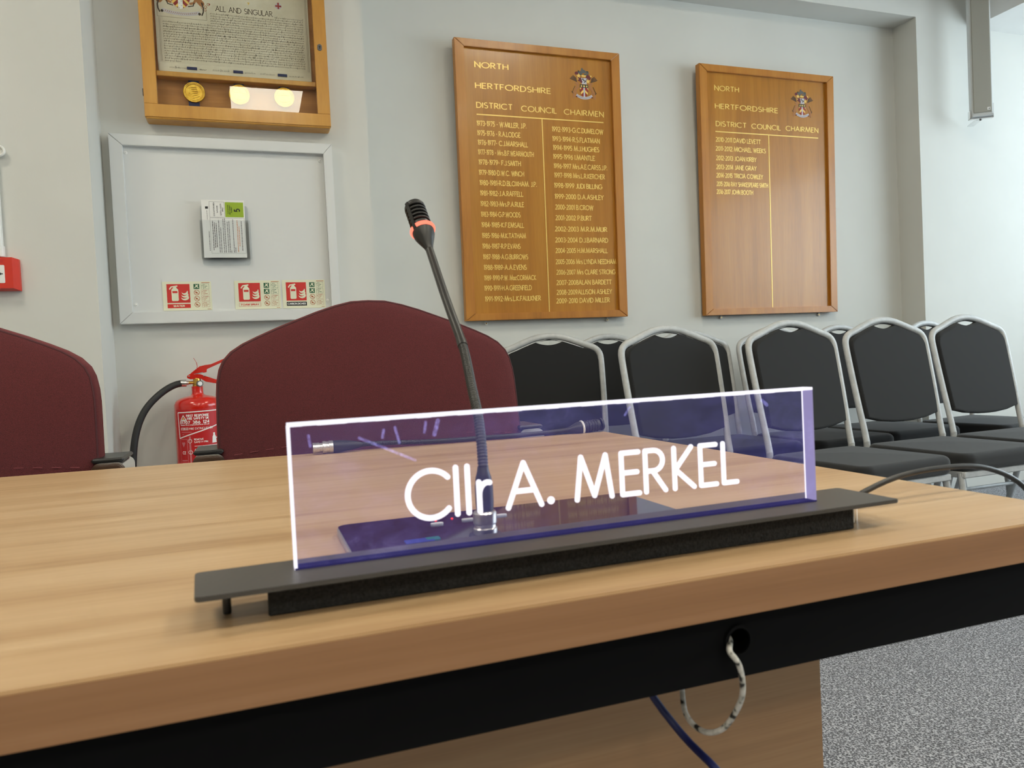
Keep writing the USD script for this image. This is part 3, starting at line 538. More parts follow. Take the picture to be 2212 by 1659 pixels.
# ------------------------------------------------------------------ honours boards in the recess
def crest(parent, x0, z0, w, h):
    """small painted coat of arms: (x0, z0) its lower left corner, w x h its size"""
    k = tagless(parent)
    def pt(u, v): return (x0 + u*w, z0 + v*h)
    def pg(*uv): return Polygon([pt(*q) for q in uv])
    def blob(u, v, ru, rv=None): return affinity.scale(Point(*pt(u, v)).buffer(1, quad_segs=4), ru*w, (rv or ru)*h)
    def star(u, v, r): return Polygon([(pt(u, v)[0]+w*r*(1 if i % 2 == 0 else .42)*math.sin(i*math.pi/5), pt(u, v)[1]+w*r*(1 if i % 2 == 0 else .42)*math.cos(i*math.pi/5)) for i in range(10)])
    P = {}
    def add(n, mt, *g): P.setdefault((n, mt), []).extend(g)
    # mantling and wings
    add('mantling', 'crest_maroon', blob(.27, .83, .075, .055), blob(.36, .66, .07, .07), blob(.66, .72, .085, .07), blob(.63, .79, .05, .05), blob(.42, .60, .05, .05), blob(.60, .63, .05, .07))
    add('mantling_star', 'crest_gold', star(.33, .76, .085), star(.64, .61, .085), blob(.745, .77, .026, .026), blob(.305, .66, .018, .022))
    for sx in (-1, 1):
        for i in range(4): add(('wing', sx), 'crest_dark' if sx < 0 else 'crest_dark', LineString([pt(.5+sx*(.24+.01*i), .58+.035*i), pt(.5+sx*(.46-.03*i), .66+.03*i)]).buffer(w*.012))
        # supporters: rearing beasts
        add(('supporter', sx), 'crest_tan', LineString([pt(.5+sx*.21, .52), pt(.5+sx*.23, .42), pt(.5+sx*.30, .30), pt(.5+sx*.35, .22), pt(.5+sx*.36, .10)]).buffer(w*.035), blob(.5+sx*.24, .53, .07, .03), LineString([pt(.5+sx*.22, .38), pt(.5+sx*.15, .42)]).buffer(w*.018), LineString([pt(.5+sx*.28, .26), pt(.5+sx*.22, .14)]).buffer(w*.02))
        add(('supporter_shade', sx), 'crest_dark', LineString([pt(.5+sx*.31, .44), pt(.5+sx*.40, .26)]).buffer(w*.008), LineString([pt(.5+sx*.38, .22), pt(.5+sx*.42, .26)]).buffer(w*.01))
    # beast above the helm
    add('crest_beast', 'crest_grey', blob(.48, .90, .09, .055), blob(.45, .97, .035, .03), LineString([pt(.40, .88), pt(.32, .86)]).buffer(w*.02), LineString([pt(.55, .90), pt(.66, .86)]).buffer(w*.025), blob(.58, .82, .07, .03), blob(.40, .83, .06, .03))
    add('crest_leaf', 'crest_green', blob(.33, .90, .03, .02), blob(.63, .90, .04, .02), blob(.41, .79, .03, .02), blob(.55, .79, .03, .02))
    add('coronet', 'crest_gold', pg((.41, .79), (.59, .79), (.56, .735), (.44, .735)))
    add('helm', 'crest_silver', pg((.41, .70), (.60, .70), (.585, .56), (.60, .515), (.42, .515), (.45, .58)))
    add('helm_slit', 'crest_dark', LineString([pt(.45, .66), pt(.56, .60)]).buffer(w*.012), LineString([pt(.47, .69), pt(.49, .62)]).buffer(w*.010), LineString([pt(.52, .57), pt(.57, .62)]).buffer(w*.014))
    # shield
    sh = pg((.36, .50), (.64, .50), (.64, .30), (.60, .18), (.5, .10), (.40, .18), (.36, .30))
    add('shield', 'crest_red', sh)
    for q in ((.30, .41), (.10, .21)):
        for sx in (-1, 1): add('chevron', 'crest_gold', pg((.5, q[0]+.075), (.5, q[0]-.005), (.5+sx*.145, q[0]-.145), (.5+sx*.145, q[0]-.065)).intersection(sh))
    for sx in (-1, 1): add('chevron', 'crest_gold', pg((.5+sx*.14, .40), (.5+sx*.14, .335), (.5+sx*.09, .40)))
    add('pale', 'crest_silver', pg((.475, .405), (.525, .405), (.525, .10), (.475, .10)))
    add('chief', 'crest_green', pg((.36, .50), (.64, .50), (.64, .405), (.36, .405)))
    add('chief_charge', 'crest_gold', blob(.5, .45, .032, .026), blob(.41, .45, .022, .03), blob(.59, .45, .022, .03))
    sc = [pt(.5+.27*u, .085+.085*u*u) for u in np.linspace(-1, 1, 15)]
    add('scroll', 'crest_silver', LineString(sc).buffer(w*.038, cap_style=2)); add('scroll_end', 'crest_maroon', blob(.235, .12, .03, .02), blob(.765, .12, .03, .02))
    add('scroll_motto', 'crest_dark', *[LineString([(a[0]*.7+b[0]*.3, a[1]*.7+b[1]*.3), (a[0]*.3+b[0]*.7, a[1]*.3+b[1]*.7)]).buffer(w*.006) for a, b in zip(sc[1:-1], sc[2:-1])])
    for i, ((n, mt), g) in enumerate(P.items()): obj(n if isinstance(n, str) else n[0], flat(unary_union(g), k[1], .0003+.00006*i), mt, k[0])
def tagless(p): return p
def hang_board(name, label, x, w, z0, heads, rows, vx, hooks):
    LN = .023; YB = 3.105; H = 1.203
    t = thing(name, label, 'honours board', (x*KN, YB*KN, kz(z0)), rx=LN, scale=KN)
    fr, dp = .0435, .034
    for n, m in (('frame_rail', Polygon([(0, 0), (w, 0), (w-fr, .032), (fr, .032)])), ('frame_rail', Polygon([(0, H), (fr, H-.034), (w-fr, H-.034), (w, H)])), ('frame_stile', Polygon([(0, 0), (fr, .032), (fr, H-.034), (0, H)])), ('frame_stile', Polygon([(w, 0), (w, H), (w-fr, H-.034), (w-fr, .032)]))):
        obj(n, upright(slab(m.buffer(-.0004), dp, .0025), dp), 'frame_oak', t)
    pn = obj('panel', box(fr-.004, w-fr+.004, .0145, dp-.002, .028, H-.030), 'board_oak', t)
    yy = .0143
    for s_, bx, bz, bw in heads: obj('heading', flat(text(s_, bx, bz, .0225, bw, .15, 'flat'), yy, .0008), 'gold_paint', t)
    obj('rule', flat(sbox(.0905, .8865, .7075 if w > .79 else .697, .8915), yy, .0008), 'gold_paint', t)
    obj('rule', flat(sbox(vx-.0022, .0315, vx+.0022, .8863), yy, .0008), 'gold_paint', t)
    for s_, bx, bz, bw in rows: obj('name_row', flat(text(s_, bx, bz, .0198, bw, .175, 'serif', .19, .40), yy, .0006), 'gold_paint', t)
    cg = obj('crest', flat(circ(.606, 1.05, .002), .0144, .0001), 'crest_dark', t)
    crest((cg, yy), .533 if w < .79 else .538, .980, .145, .146)
    for i, (hx, hz) in enumerate(hooks):
        hk = obj('mirror_plate', cat(lathe([(.0001, .003), (.0055, .003), (.0075, .0015), (.008, 0)], (hx, .040, hz), (0, -1, 0), 18), box(hx-.004, hx+.004, .037, .041, min(hz, 0 if hz < .5 else H)-0, max(hz, 0 if hz < .5 else H), 0)), 'white_plastic', t)
        obj('screw', lathe([(.0001, .0006), (.003, .0003), (.0032, 0)], (hx, .0372, hz), (0, -1, 0), 12), 'brass', hk)
    return t
R1 = [('NORTH', .0921, 1.0889, .1506), ('HERTFORDSHIRE', .0912, 1.0008, .3491), ('DISTRICT', .0925, .9180, .1630), ('COUNCIL', .2985, .9159, .1671), ('CHAIRMEN', .5030, .9146, .1950)]
N1 = [('1973-1975 - W.MILLER, J.P.', .0897, .8415, .2283), ('1975-1976 - R.A.LODGE', .0906, .8002, .1967), ('1976-1977- C.J.MARSHALL', .0912, .7601, .2295), ('1977-1978 - Mrs.B.F.WEARMOUTH', .0901, .7188, .2570), ('1978-1979- F.J.SMITH', .0910, .6760, .1930),
 ('1979-1980-D.W.C. WINCH', .0899, .6317, .2076), ('1980-1981-R.D.BLOXHAM. J.P.', .0915, .5877, .2648), ('1981-1982-J.A.RAFFELL', .0917, .5431, .1976), ('1982-1983-Mrs.P.A.RULE', .0917, .4974, .1991), ('1983-1984-G.P.WOODS', .0918, .4520, .1810), ('1984-1985-K.F.EMSALL', .0919, .4065, .1950),
 ('1985-1986-M.K.TATHAM', .0920, .3600, .2019), ('1986-1987-R.P.EVANS', .0921, .3142, .1748), ('1987-1988-A.G.BURROWS', .0930, .2678, .2076), ('1988-1989-A.A.EVENS', .0944, .2219, .1975), ('1989-1990-P.W. MacCORMACK', .0941, .1761, .2410), ('1990-1991-H.A.GREENFIELD', .0925, .1316, .2195), ('1991-1992-Mrs.L.K.FAULKNER', .0934, .0845, .2605),
 ('1992-1993-G.C.DUMELOW', .4410, .8363, .2518), ('1993-1994-R.S.FLATMAN', .4414, .7939, .2321), ('1994-1995 M.J.HUGHES', .4427, .7547, .2269), ('1995-1996 I.MANTLE', .4415, .7150, .2044), ('1996-1997 Mrs.A.E.CARSS.J.P.', .4427, .6738, .2652), ('1997-1998 Mrs.L.R.KERCHER', .4439, .6326, .2493), ('1998-1999 JUDI BILLING', .4414, .5872, .2374),
 ('1999-2000 D.A.ASHLEY', .4417, .5384, .2415), ('2000-2001 B.CROW', .4434, .4908, .1861), ('2001-2002 P.BURT', .4424, .4431, .1762), ('2002-2003 M.R.M.MUIR', .4380, .3931, .2575), ('2003-2004 D.J.BARNARD', .4373, .3438, .2615), ('2004-2005 H.M.MARSHALL', .4367, .2962, .2578), ('2005-2006 Mrs LYNDA NEEDHAM', .4356, .2462, .3004),
 ('2006-2007 Mrs CLAIRE STRONG', .4369, .1989, .2948), ('2007-2008ALAN BARDETT', .4354, .1523, .2740), ('2008-2009ALLISON ASHLEY', .4346, .1086, .2746), ('2009-2010 DAVID MILLER', .4316, .0700, .2649)]
R2 = [('NORTH', .0932, 1.0856, .1374), ('HERTFORDSHIRE', .0936, .9999, .3664), ('DISTRICT', .0953, .9159, .1740), ('COUNCIL', .3020, .9155, .1734), ('CHAIRMEN', .5078, .9165, .1990)]
N2 = [('2010-2011 DAVID LEVETT', .0929, .8417, .2586), ('2011-2012 MICHAEL WEEKS', .0915, .7986, .2896), ('2012-2013 JOAN KIRBY', .0924, .7532, .2315), ('2013-2014 JANE GRAY', .0919, .7103, .2312), ('2014-2015 TRICIA COWLEY', .0910, .6700, .2697), ('2015-2016 RAY SHAKESPEARE-SMITH', .0911, .6286, .2991), ('2016-2017 JOHN BOOTH', .0899, .5909, .2098)]
hang_board('honours_board', 'varnished oak honours board with two full columns of gilt names and a coat of arms', .886, .783, 1.0377, R1, N1, .3940, ((.1016, -.0112), (.695, -.0112), (.648, 1.212)))
hang_board('honours_board', 'varnished oak honours board with only one short column of gilt names, nearer the window', 2.093, .800, 1.031, R2, N2, .4013, ((.1126, -.010), (.7105, -.0110), (.085, 1.2125)))

# ------------------------------------------------------------------ glazed display case with the illuminated document and its seals
CF, CX0, CX1, CZ0, CZ1 = 2.925, -.306, .338, 1.783, 2.50
dc = thing('display_case', 'glazed golden oak wall case holding an illuminated document and three gold seals', 'display case', (0, CF, 0))
IX0, IX1, IZ0 = -.2625, .2915, 1.829
obj('case_back', box(CX0+.01, CX1-.01, .060, .0735, CZ0+.01, CZ1), 'case_back', dc)
obj('bottom_rail', cat(box(CX0+.0025, CX1-.0025, .004, .0735, CZ0-.006, CZ0+.004, .003), upright(slab(Polygon([(CX0, CZ0), (CX1, CZ0), (CX1, IZ0), (CX0, IZ0)]), .026, .002), .026)), 'case_oak', dc)
for x0, x1 in ((CX0, IX0), (IX1, CX1)):
    obj('stile', upright(slab(sbox(x0, IZ0, x1, CZ1), .026, .002), .026), 'case_oak', dc)
for x0 in (CX0, CX1-.012): obj('case_side', box(x0+.0005, x0+.0115, .026, .0735, CZ0, CZ1), 'case_oak', dc)
obj('shelf_ledge', box(IX0, IX1, .022, .060, 1.9375, 1.956, .002), 'case_oak', dc)
obj('glass_pane', box(IX0-.004, IX1+.004, .010, .0135, IZ0-.004, CZ1), 'glass', dc)
es = obj('escutcheon', upright(slab(unary_union([affinity.scale(circ(.3115, 2.079, .0085), 1, 1.5), sbox(.3035, 2.0700, .3195, 2.0880)]), .0016, .0005), 0), 'print_grey', dc); 
obj('keyhole', flat(unary_union([circ(.3115, 2.0815, .0032), sbox(.3100, 2.0725, .3130, 2.081)]), -.0017, .0002), 'print_black', es)
obj('hinge', box(CX0-.003, CX0+.001, .006, .016, 1.858, 1.882), 'black_plastic', dc)
rng = random.Random(7)
DY = 2.9795
do = thing('document', 'aged vellum letters patent in fine script with painted arms, behind glass', 'document', (0, DY, 0))
DX0, DX1, DZ0 = -.2575, .2805, 1.957
sheet = [box(DX0, DX1, -.0010, 0, DZ0, 2.47)]
obj('sheet', sheet[0], 'vellum', do)
fl = []
for i in range(10):
    u0, u1 = i/10, (i+1)/10
    fl.append(hull([(x, -.0012-.009*math.sin(u*math.pi/2)*(1-u*.0), 1.9985-(1.9985-DZ0-.0005)*u) for u in (u0, u1) for x in (DX0+.004, DX1-.001)] + [(x, -.0008-.009*math.sin(u*math.pi/2), 1.9985-(1.9985-DZ0-.0005)*u) for u in (u0, u1) for x in (DX0+.004, DX1-.001)]))
obj('folded_foot', cat(*fl), 'vellum', do, label='folded-up foot of the vellum')
def ln(pts, w, y=-.00115): return pen([pts], w, y)
for x in (-.2460, -.2425, .2690, .2720, .2745): obj('border_line', ln([(x, 2.003), (x, 2.16 if x < 0 else 2.46)], .0010), 'faint_ink', do)
obj('picture_border', cat(ln([(-.2510, 2.46), (-.2500, 2.163)], .0012), ln([(-.2500, 2.163), (-.0835, 2.163)], .0012), ln([(-.0835, 2.1635), (-.0835, 2.20)], .0012), ln([(-.0865, 2.1655), (-.0865, 2.20)], .0006)), 'faint_ink', do)
tl = []
for i in range(23):
    z = 2.196-.00875*i
    x0 = -.0715 if i < 6 else -.2330
    x1 = .2600 - (.0 if i else 0)
    if i == 0: x0 = .157
    obj('text_line', pen(scrawl(rng, x0, x1 if i < 22 else -.176, z, .0044), .00095 if i not in (8, 10, 14) else .0013, -.0012), 'ink', do)
obj('heading', flat(text('ALL AND SINGULAR', -.0515, 2.2015, .0185, .2000, .11, 'serif', .17, .5), -.0011, .0003), 'ink', do)
obj('decorated_initial', cat(*[flat(circ(x, z, .0052).difference(circ(x, z, .0034)), -.0011, .0003) for x, z in ((-.0945, 2.222), (-.0760, 2.222), (-.0965, 2.208), (-.0855, 2.212), (-.0880, 2.201))]), 'crest_tan', do)
obj('initial_flower', cat(*[flat(circ(x, z, .0026), -.0011, .0004) for x, z in ((-.0945, 2.222), (-.0720, 2.223), (-.0950, 2.209))]), 'crest_red', do)
ar = obj('painted_arms', flat(LineString([(-.1705+.064*u, 2.178+.010*u*u) for u in np.linspace(-1, 1, 17)]).buffer(.0060, cap_style=2), -.0011, .0004), 'crest_silver', do, label='painted coat of arms with a scroll')
obj('motto', flat(unary_union([LineString([(-.1705+.064*u-.0016, 2.1765+.010*u*u), (-.1705+.064*u+.001, 2.1808+.010*u*u)]).buffer(.0007) for u in np.linspace(-.8, .8, 17)]), -.0015, .0002), 'crest_tan', ar)
obj('scroll_end', cat(*[flat(circ(x, 2.1835, .0048), -.0014, .0003) for x in (-.2335, -.1075)]), 'crest_dark', ar)
shp = Polygon([(-.2045, 2.30), (-.1365, 2.30), (-.1365, 2.235), (-.143, 2.216), (-.155, 2.203), (-.1705, 2.1945), (-.186, 2.203), (-.198, 2.216), (-.2045, 2.235)])
obj('shield', flat(shp, -.0012, .0003), 'crest_red', ar)
for i, z in enumerate((2.194, 2.220, 2.246, 2.272)):
    for s in (-1, 1): obj('chevron', flat(Polygon([(-.1705, z+.030), (-.1705, z+.019), (-.1705+s*.036, z-.017), (-.1705+s*.036, z-.006)]).intersection(shp), -.0015, .0002), 'crest_gold', ar)
obj('pale', flat(sbox(-.1785, 2.190, -.1625, 2.30).intersection(shp), -.0017, .0002), 'print_white', ar)
obj('ermine_spot', cat(*[flat(circ(-.1705+(.004 if i % 2 else -.004), 2.200+.008*i, .0011), -.0019, .0002) for i in range(11)]), 'print_black', ar)
for s in (-1, 1):
    obj('supporter', flat(unary_union([LineString([(-.1705+s*.040, 2.30), (-.1705+s*.052, 2.262), (-.1705+s*.060, 2.235), (-.1705+s*.071, 2.222)]).buffer(.010), LineString([(-.1705+s*.058, 2.245), (-.1705+s*.046, 2.222), (-.1705+s*.034, 2.218)]).buffer(.004)]), -.0012, .0003), 'crest_tan', ar)
    obj('supporter_leg', flat(unary_union([LineString([(-.1705+s*.072, 2.225), (-.1705+s*.077, 2.206), (-.1705+s*.076, 2.192), (-.1705+s*.071, 2.180)]).buffer(.0021), LineString([(-.1705+s*.046, 2.222), (-.1705+s*.043, 2.211), (-.1705+s*.026, 2.207)]).buffer(.0016)]), -.0013, .0003), 'crest_dark', ar)
obj('small_shield', cat(flat(circ(.172, 2.243, .012), -.0011, .0003)), 'crest_silver', do); obj('small_cross', flat(unary_union([sbox(.169, 2.2325, .175, 2.256), sbox(.161, 2.240, .183, 2.246)]), -.0015, .0002), 'crest_red', do)
obj('small_fleur', flat(Polygon([(.060, 2.245), (.064, 2.240), (.0625, 2.234), (.066, 2.238), (.070, 2.245)]), -.0011, .0003), 'crest_gold', do)
yf = -.0112
for x0, x1, st in ((-.219, -.168, .9), (-.119, -.094, .7), (-.0735, -.0150, 1.2), (.038, .076, .9), (.093, .148, .9), (.198, .250, .7)):
    obj('signature', pen(scrawl(rng, x0, x1, 1.9765, .0052*st, .9), .0009, yf+.0006), 'ink', do)
for x0 in (-.161, -.0025, .1555):
    obj('ribbon_slot', box(x0, x0+.034, yf-.0006, yf+.004, 1.9755, 1.9845), 'navy_ribbon', do, label='navy ribbon threaded through the vellum')
def seal(label, x, z, tail, tilt):
    t = thing('seal', label, 'seal', (x, 2.9755, z))
    obj('rim', lathe([(.0001, 0), (.0355, 0), (.0375, .002), (.0375, .0075), (.0360, .0095), (.0335, .0095), (.0320, .0080), (.0295, .0080), (.0280, .0060), (.0001, .0060)], (0, 0, 0), (0, -1, 0), 48), 'seal_gold', t, smooth=30)
    R_ = lambda g: affinity.rotate(g, tilt, origin=(0, 0))
    cr = [LineString([(-.016, -.013), (-.006, -.0155), (.006, -.0155), (.016, -.013)]).buffer(.0022)] + [LineString([(u*.016, -.012), (u*.020, .006)]).buffer(.0013) for u in np.linspace(-1, 1, 6)] + [LineString([(-.019, .007), (-.008, .0095), (.008, .0095), (.019, .007)]).buffer(.0015)] + [circ(u*.019, .010, .0026) for u in (-1, -.33, .33, 1)] + [circ(0, .017, .0034)]
    obj('crown_relief', upright(slab(R_(unary_union(cr)), .0028, .0009), -.0058), 'seal_gold', t, smooth=40)
    obj('ribbon', cat(box(-.018, .018, -.0015, .0012, .020, 1.9372-z)), 'navy_ribbon', t)
    if tail: obj('ribbon_tail', box(-.0205, .0165, -.0015, .0012, 1.8295-z, -.020), 'navy_ribbon', t)
seal('round gold seal with its crown turned sideways and a navy ribbon tail hanging below', -.1420, 1.8935, True, 100)
seal('round gold seal with an upright crown, the middle one of three in the case', .0140, 1.8955, False, -4)
seal('round gold seal with an upright crown, the right one of three by the case corner', .1745, 1.8965, False, 3)

# ------------------------------------------------------------------ noticeboard on the pier
NBY = 2.955
nb = thing('noticeboard', 'white-painted framed noticeboard screwed to the pier below the oak case', 'noticeboard', (0, NBY, 0))
ox0, ox1, oz0, oz1 = -.4315, .3400, 1.0525, 1.7265
nx0, nx1, nz0, nz1 = -.3885, .3060, 1.0940, 1.6865
for n, q in (('frame_rail', [(ox0, oz0), (ox1, oz0), (nx1, nz0), (nx0, nz0)]), ('frame_rail', [(ox0, oz1), (nx0, nz1), (nx1, nz1), (ox1, oz1)]), ('frame_stile', [(ox0, oz0), (nx0, nz0), (nx0, nz1), (ox0, oz1)]), ('frame_stile', [(ox1, oz0), (ox1, oz1), (nx1, nz1), (nx1, nz0)])):
    obj(n, upright(slab(Polygon(q).buffer(-.0003), .044, .002), .044), 'white_gloss', nb)
obj('panel', box(nx0-.01, nx1+.01, .022, .043, nz0-.01, nz1+.01), 'white_gloss', nb)
for x, z in ((-.3820, 1.6650), (.2945, 1.6640), (-.3780, 1.1225), (.2950, 1.1260)):
    sc = obj('screw_cup', lathe([(.0001, .0030), (.0035, .0030), (.0062, .0014), (.0068, 0)], (x, .022, z), (0, -1, 0), 18), 'white_plastic', nb); obj('screw', lathe([(.0001, .0012), (.0024, .0006), (.0026, 0)], (x, .0192, z), (0, -1, 0), 10), 'chrome', sc)
PY = NBY + .022
# ------------------------------------------------------------------ extinguisher identification signs
def flame(x, z, h):
    tongue = [(0, .34), (.07, .24), (.20, .19), (.36, .22), (.50, .33), (.60, .52), (.66, .34), (.62, .16), (.50, .04), (.34, -.01), (.18, .03), (.06, .14)]
    g = [Polygon([(x+h*(u*(1-.10*i)+.035*i), z+h*(v*.78+.235*i)) for u, v in tongue]) for i in range(3)]
    return unary_union([q.buffer(0) for q in g])
def ext_sign(label, x0, z0, w, h, title, kind):
    t = thing('safety_sign', label, 'sign', (x0, PY, z0))
    obj('panel', upright(slab(rrect(0, w, 0, h, .002), .0022, .0006), 0), 'sign_cream', t)
    y = -.0022; d = .0002
    F = lambda n, g, m, k=0, par=t: obj(n, flat(g, y-.0002*k, d), m, par)
    sx0, sx1, sz0, sz1 = .086*w, .555*w, .265*h, .915*h
    sq = F('red_square', sbox(sx0, sz0, sx1, sz1), 'sign_red'); sw = sx1-sx0; sh_ = sz1-sz0
    U = lambda u, v: (sx0+u*sw, sz0+v*sh_)
    can = unary_union([rrect(U(.20, 0)[0], U(.50, 0)[0], U(0, .10)[1], U(0, .74)[1], .004), Polygon([U(.22, .72), U(.30, .84), U(.40, .84), U(.48, .72)]), Polygon([U(.30, .83), U(.30, .90), U(.46, .93), U(.48, .88), U(.40, .83)]), LineString([U(.30, .87), U(.20, .85), U(.13, .74)]).buffer(.0022)])
    can = can.difference(sbox(*U(.24, .52), *U(.46, .63)))
    F('extinguisher_symbol', can, 'sign_cream', 1, sq); F('flame_symbol', flame(*U(.60, .13), .60*sh_), 'sign_cream', 1, sq)
    tb0, tb1 = .085*h, .225*h
    ttl = {'red': ('sign_red', 'sign_cream'), 'cream': (None, 'sign_red'), 'black': ('print_black', 'print_white')}[kind]
    bar = sbox(sx0, tb0, sx1, tb1)
    F('title_bar', bar if ttl[0] else bar.difference(bar.buffer(-.0007)), ttl[0] or 'sign_red')
    tw = {'WATER': .48, 'FOAM SPRAY': .80, 'CARBON DIOXIDE': .90}[title]*sw
    F('title', text(title, sx0+(sw-tw)/2, tb0+.045*h, .055*h, tw, .22, 'flat', .2, .35), ttl[1], 1)
    F('maker_print', sbox(.80*w, .945*h, .97*w, .965*h), 'sign_brown'); F('small_print', sbox(.90*w, .03*h, .97*w, .045*h), 'sign_brown')
    rows = {'WATER': 'gppp', 'FOAM SPRAY': 'ggpp', 'CARBON DIOXIDE': 'ggpp'}[title]
    n = len(rows); rh = .84*h/n
    for i, c in enumerate(rows):
        zc = .93*h-rh*(i+.5); xc = .695*w; r = min(rh*.44, .062*w); m = 'sign_green' if c == 'g' else 'sign_brown'
        if c == 'g':
            pc = F('pictogram', sbox(xc-r, zc-r*.95, xc+r, zc+r*.95), m)
            F('pictogram_mark', unary_union([LineString([(xc-r*.6, zc-r*.5), (xc-.1*r, zc+.2*r), (xc+.5*r, zc+.6*r)]).buffer(r*.13), LineString([(xc-.2*r, zc+.6*r), (xc+.1*r, zc-.1*r), (xc+.6*r, zc-.5*r)]).buffer(r*.13), circ(xc+.35*r, zc+.1*r, r*.18)]), 'sign_cream', 1, pc)
        else:
            F('pictogram', unary_union([circ(xc, zc, r).difference(circ(xc, zc, r*.82)), LineString([(xc-.6*r, zc+.6*r), (xc+.6*r, zc-.6*r)]).buffer(r*.1), affinity.scale(circ(xc-.1*r, zc-.05*r, r*.34), 1.2, .9)]), m)
        b = sbox(.790*w, zc-rh*.43, .955*w, zc+rh*.43)
        g = [b.difference(b.buffer(-.0006)), sbox(.840*w, zc-rh*.43, .846*w, zc+rh*.43), sbox(.79*w, zc-rh*.12, .846*w, zc-rh*.08)]
        g += [sbox(.857*w, zc+rh*v, (.857+.02+.07*((i*7+k*3) % 5)/5)*w, zc+rh*(v+.08)) for k, v in enumerate((.22, 0, -.24))]
        g += [LineString([(.803*w, zc+rh*.15), (.812*w, zc+rh*.08), (.828*w, zc+rh*.28)]).buffer(.0006)]
        F('legend_box', unary_union(g), m)
    return t
SX = .992
ext_sign('small cream sign with a red extinguisher square titled WATER, left of the row of three', -.2890, 1.0985, .165, .1055, 'WATER', 'red')
ext_sign('small cream sign with a red extinguisher square titled FOAM SPRAY, middle of three', -.0435, 1.0985, .164, .1070, 'FOAM SPRAY', 'cream')
ext_sign('small cream sign with a black CARBON DIOXIDE title bar, behind the maroon chair top', .1275, 1.0985, .1585, .1080, 'CARBON DIOXIDE', 'black')
# ------------------------------------------------------------------ leaflet holder and its notice
HY = PY
hx0, hx1, hz0, hz1 = -.1470, .0215, 1.2850, 1.4835
lh = thing('leaflet_holder', 'clear plastic leaflet holder screwed to the middle of the noticeboard', 'leaflet holder', (0, HY, 0))
obj('back_plate', upright(extrude(rrect(hx0, hx1-.002, 1.262, hz1, .010), .002), -.0002), 'clear_plastic', lh)
obj('front_pocket', upright(extrude(rrect(hx0-.002, hx1+.004, hz0, 1.425, .004), .0016), -.030), 'clear_plastic', lh)
for x in (hx0-.002, hx1+.002): obj('side_wall', box(x, x+.002, -.030, -.001, hz0, 1.425), 'clear_plastic', lh)
obj('bottom_plate', box(hx0-.001, hx1+.003, -.030, -.001, hz0-.002, hz0), 'clear_plastic', lh)
ns = thing('evacuation_notice', 'white evacuation notice turned sideways with a green 5 block, in the leaflet holder', 'notice', (0, HY-.0285, 0))
px0, px1, pz0, pz1 = -.1400, .0080, 1.2872, 1.4985
obj('sheet', box(px0, px1, 0, .003, pz0, pz1), 'paper_white', ns)
pw, ph = px1-px0, pz1-pz0
def rot_text(s_, u, v, h, length, w=.16): return affinity.rotate(text(s_, 0, 0, h, length, w, 'flat', .2, .35), 90, origin=(0, 0))
def put(s_, u, v, h, length, m, w=.16):
    obj('print_line', flat(affinity.translate(rot_text(s_, u, v, h, length, w), px0+u*pw, pz0+v*ph), -.0001, .0002), m, ns)
gb = obj('green_block', flat(sbox(px0+.545*pw, pz0+.705*ph, px0+.975*pw, pz0+.965*ph), -.0001, .0002), 'lime', ns)
obj('numeral', flat(affinity.translate(affinity.rotate(text('5', 0, 0, .0185, None, .2, 'flat'), 90, origin=(0, 0)), px0+.885*pw, pz0+.806*ph), -.0004, .0002), 'print_black', gb)
for i, (s_, a, L) in enumerate((('EVACUATION', .765, .150), ('AREA ASSEMBLY', .750, .165), ('NUMBER', .785, .10))):
    obj('block_line', flat(affinity.translate(rot_text(s_, 0, 0, .0032, L*ph), px0+(.622+.042*i)*pw, pz0+a*ph), -.0004, .0002), 'print_black', gb)
for s_, u, v, L in (('EVACUATION AREA', .30, .72, .235), ('1st FLOOR', .375, .78, .12), ('NORTH / SOUTH', .458, .735, .20), ('WING', .50, .80, .07)): put(s_, u, v, .0042, L*ph, 'print_black')
obj('frame_line', flat(unary_union([b.difference(b.buffer(-.0006)) for b in (sbox(px0+.18*pw, pz0+.70*ph, px0+.53*pw, pz0+.97*ph), sbox(px0+.18*pw, pz0+.075*ph, px0+.985*pw, pz0+.69*ph))]), -.0001, .0002), 'print_grey', ns)
obj('emblem', flat(sbox(px0+.085*pw, pz0+.845*ph, px0+.150*pw, pz0+.885*ph), -.0001, .0002), 'print_black', ns)
rl = random.Random(3)
def bars(u, v0, v1, m, th=.0022):
    g, v = [], v0
    while v < v1:
        q = min(v1, v+rl.uniform(.012, .05)); g.append(sbox(px0+u*pw-th, pz0+v*ph, px0+u*pw, pz0+q*ph)); v = q+.007
    obj('print_line', flat(unary_union(g), -.0001, .0002), m, ns)
bars(.155, .12, .46, 'print_grey'); bars(.125, .66, .82, 'print_grey', .0012)
for u, a, b, m in ((.245, .13, .64, 'print_black'), (.285, .17, .61, 'print_black'), (.325, .18, .60, 'print_black'), (.385, .09, .655, 'print_grey'), (.425, .09, .53, 'print_grey'), (.485, .09, .68, 'print_grey'), (.525, .09, .68, 'print_grey'), (.585, .09, .63, 'print_grey'), (.625, .09, .64, 'print_grey'), (.655, .09, .13, 'print_grey'), (.715, .09, .67, 'print_grey'), (.75, .09, .18, 'print_grey'), (.815, .10, .66, 'orange_ink'), (.855, .20, .55, 'orange_ink'), (.915, .12, .64, 'print_grey')): bars(u, a, b, m)

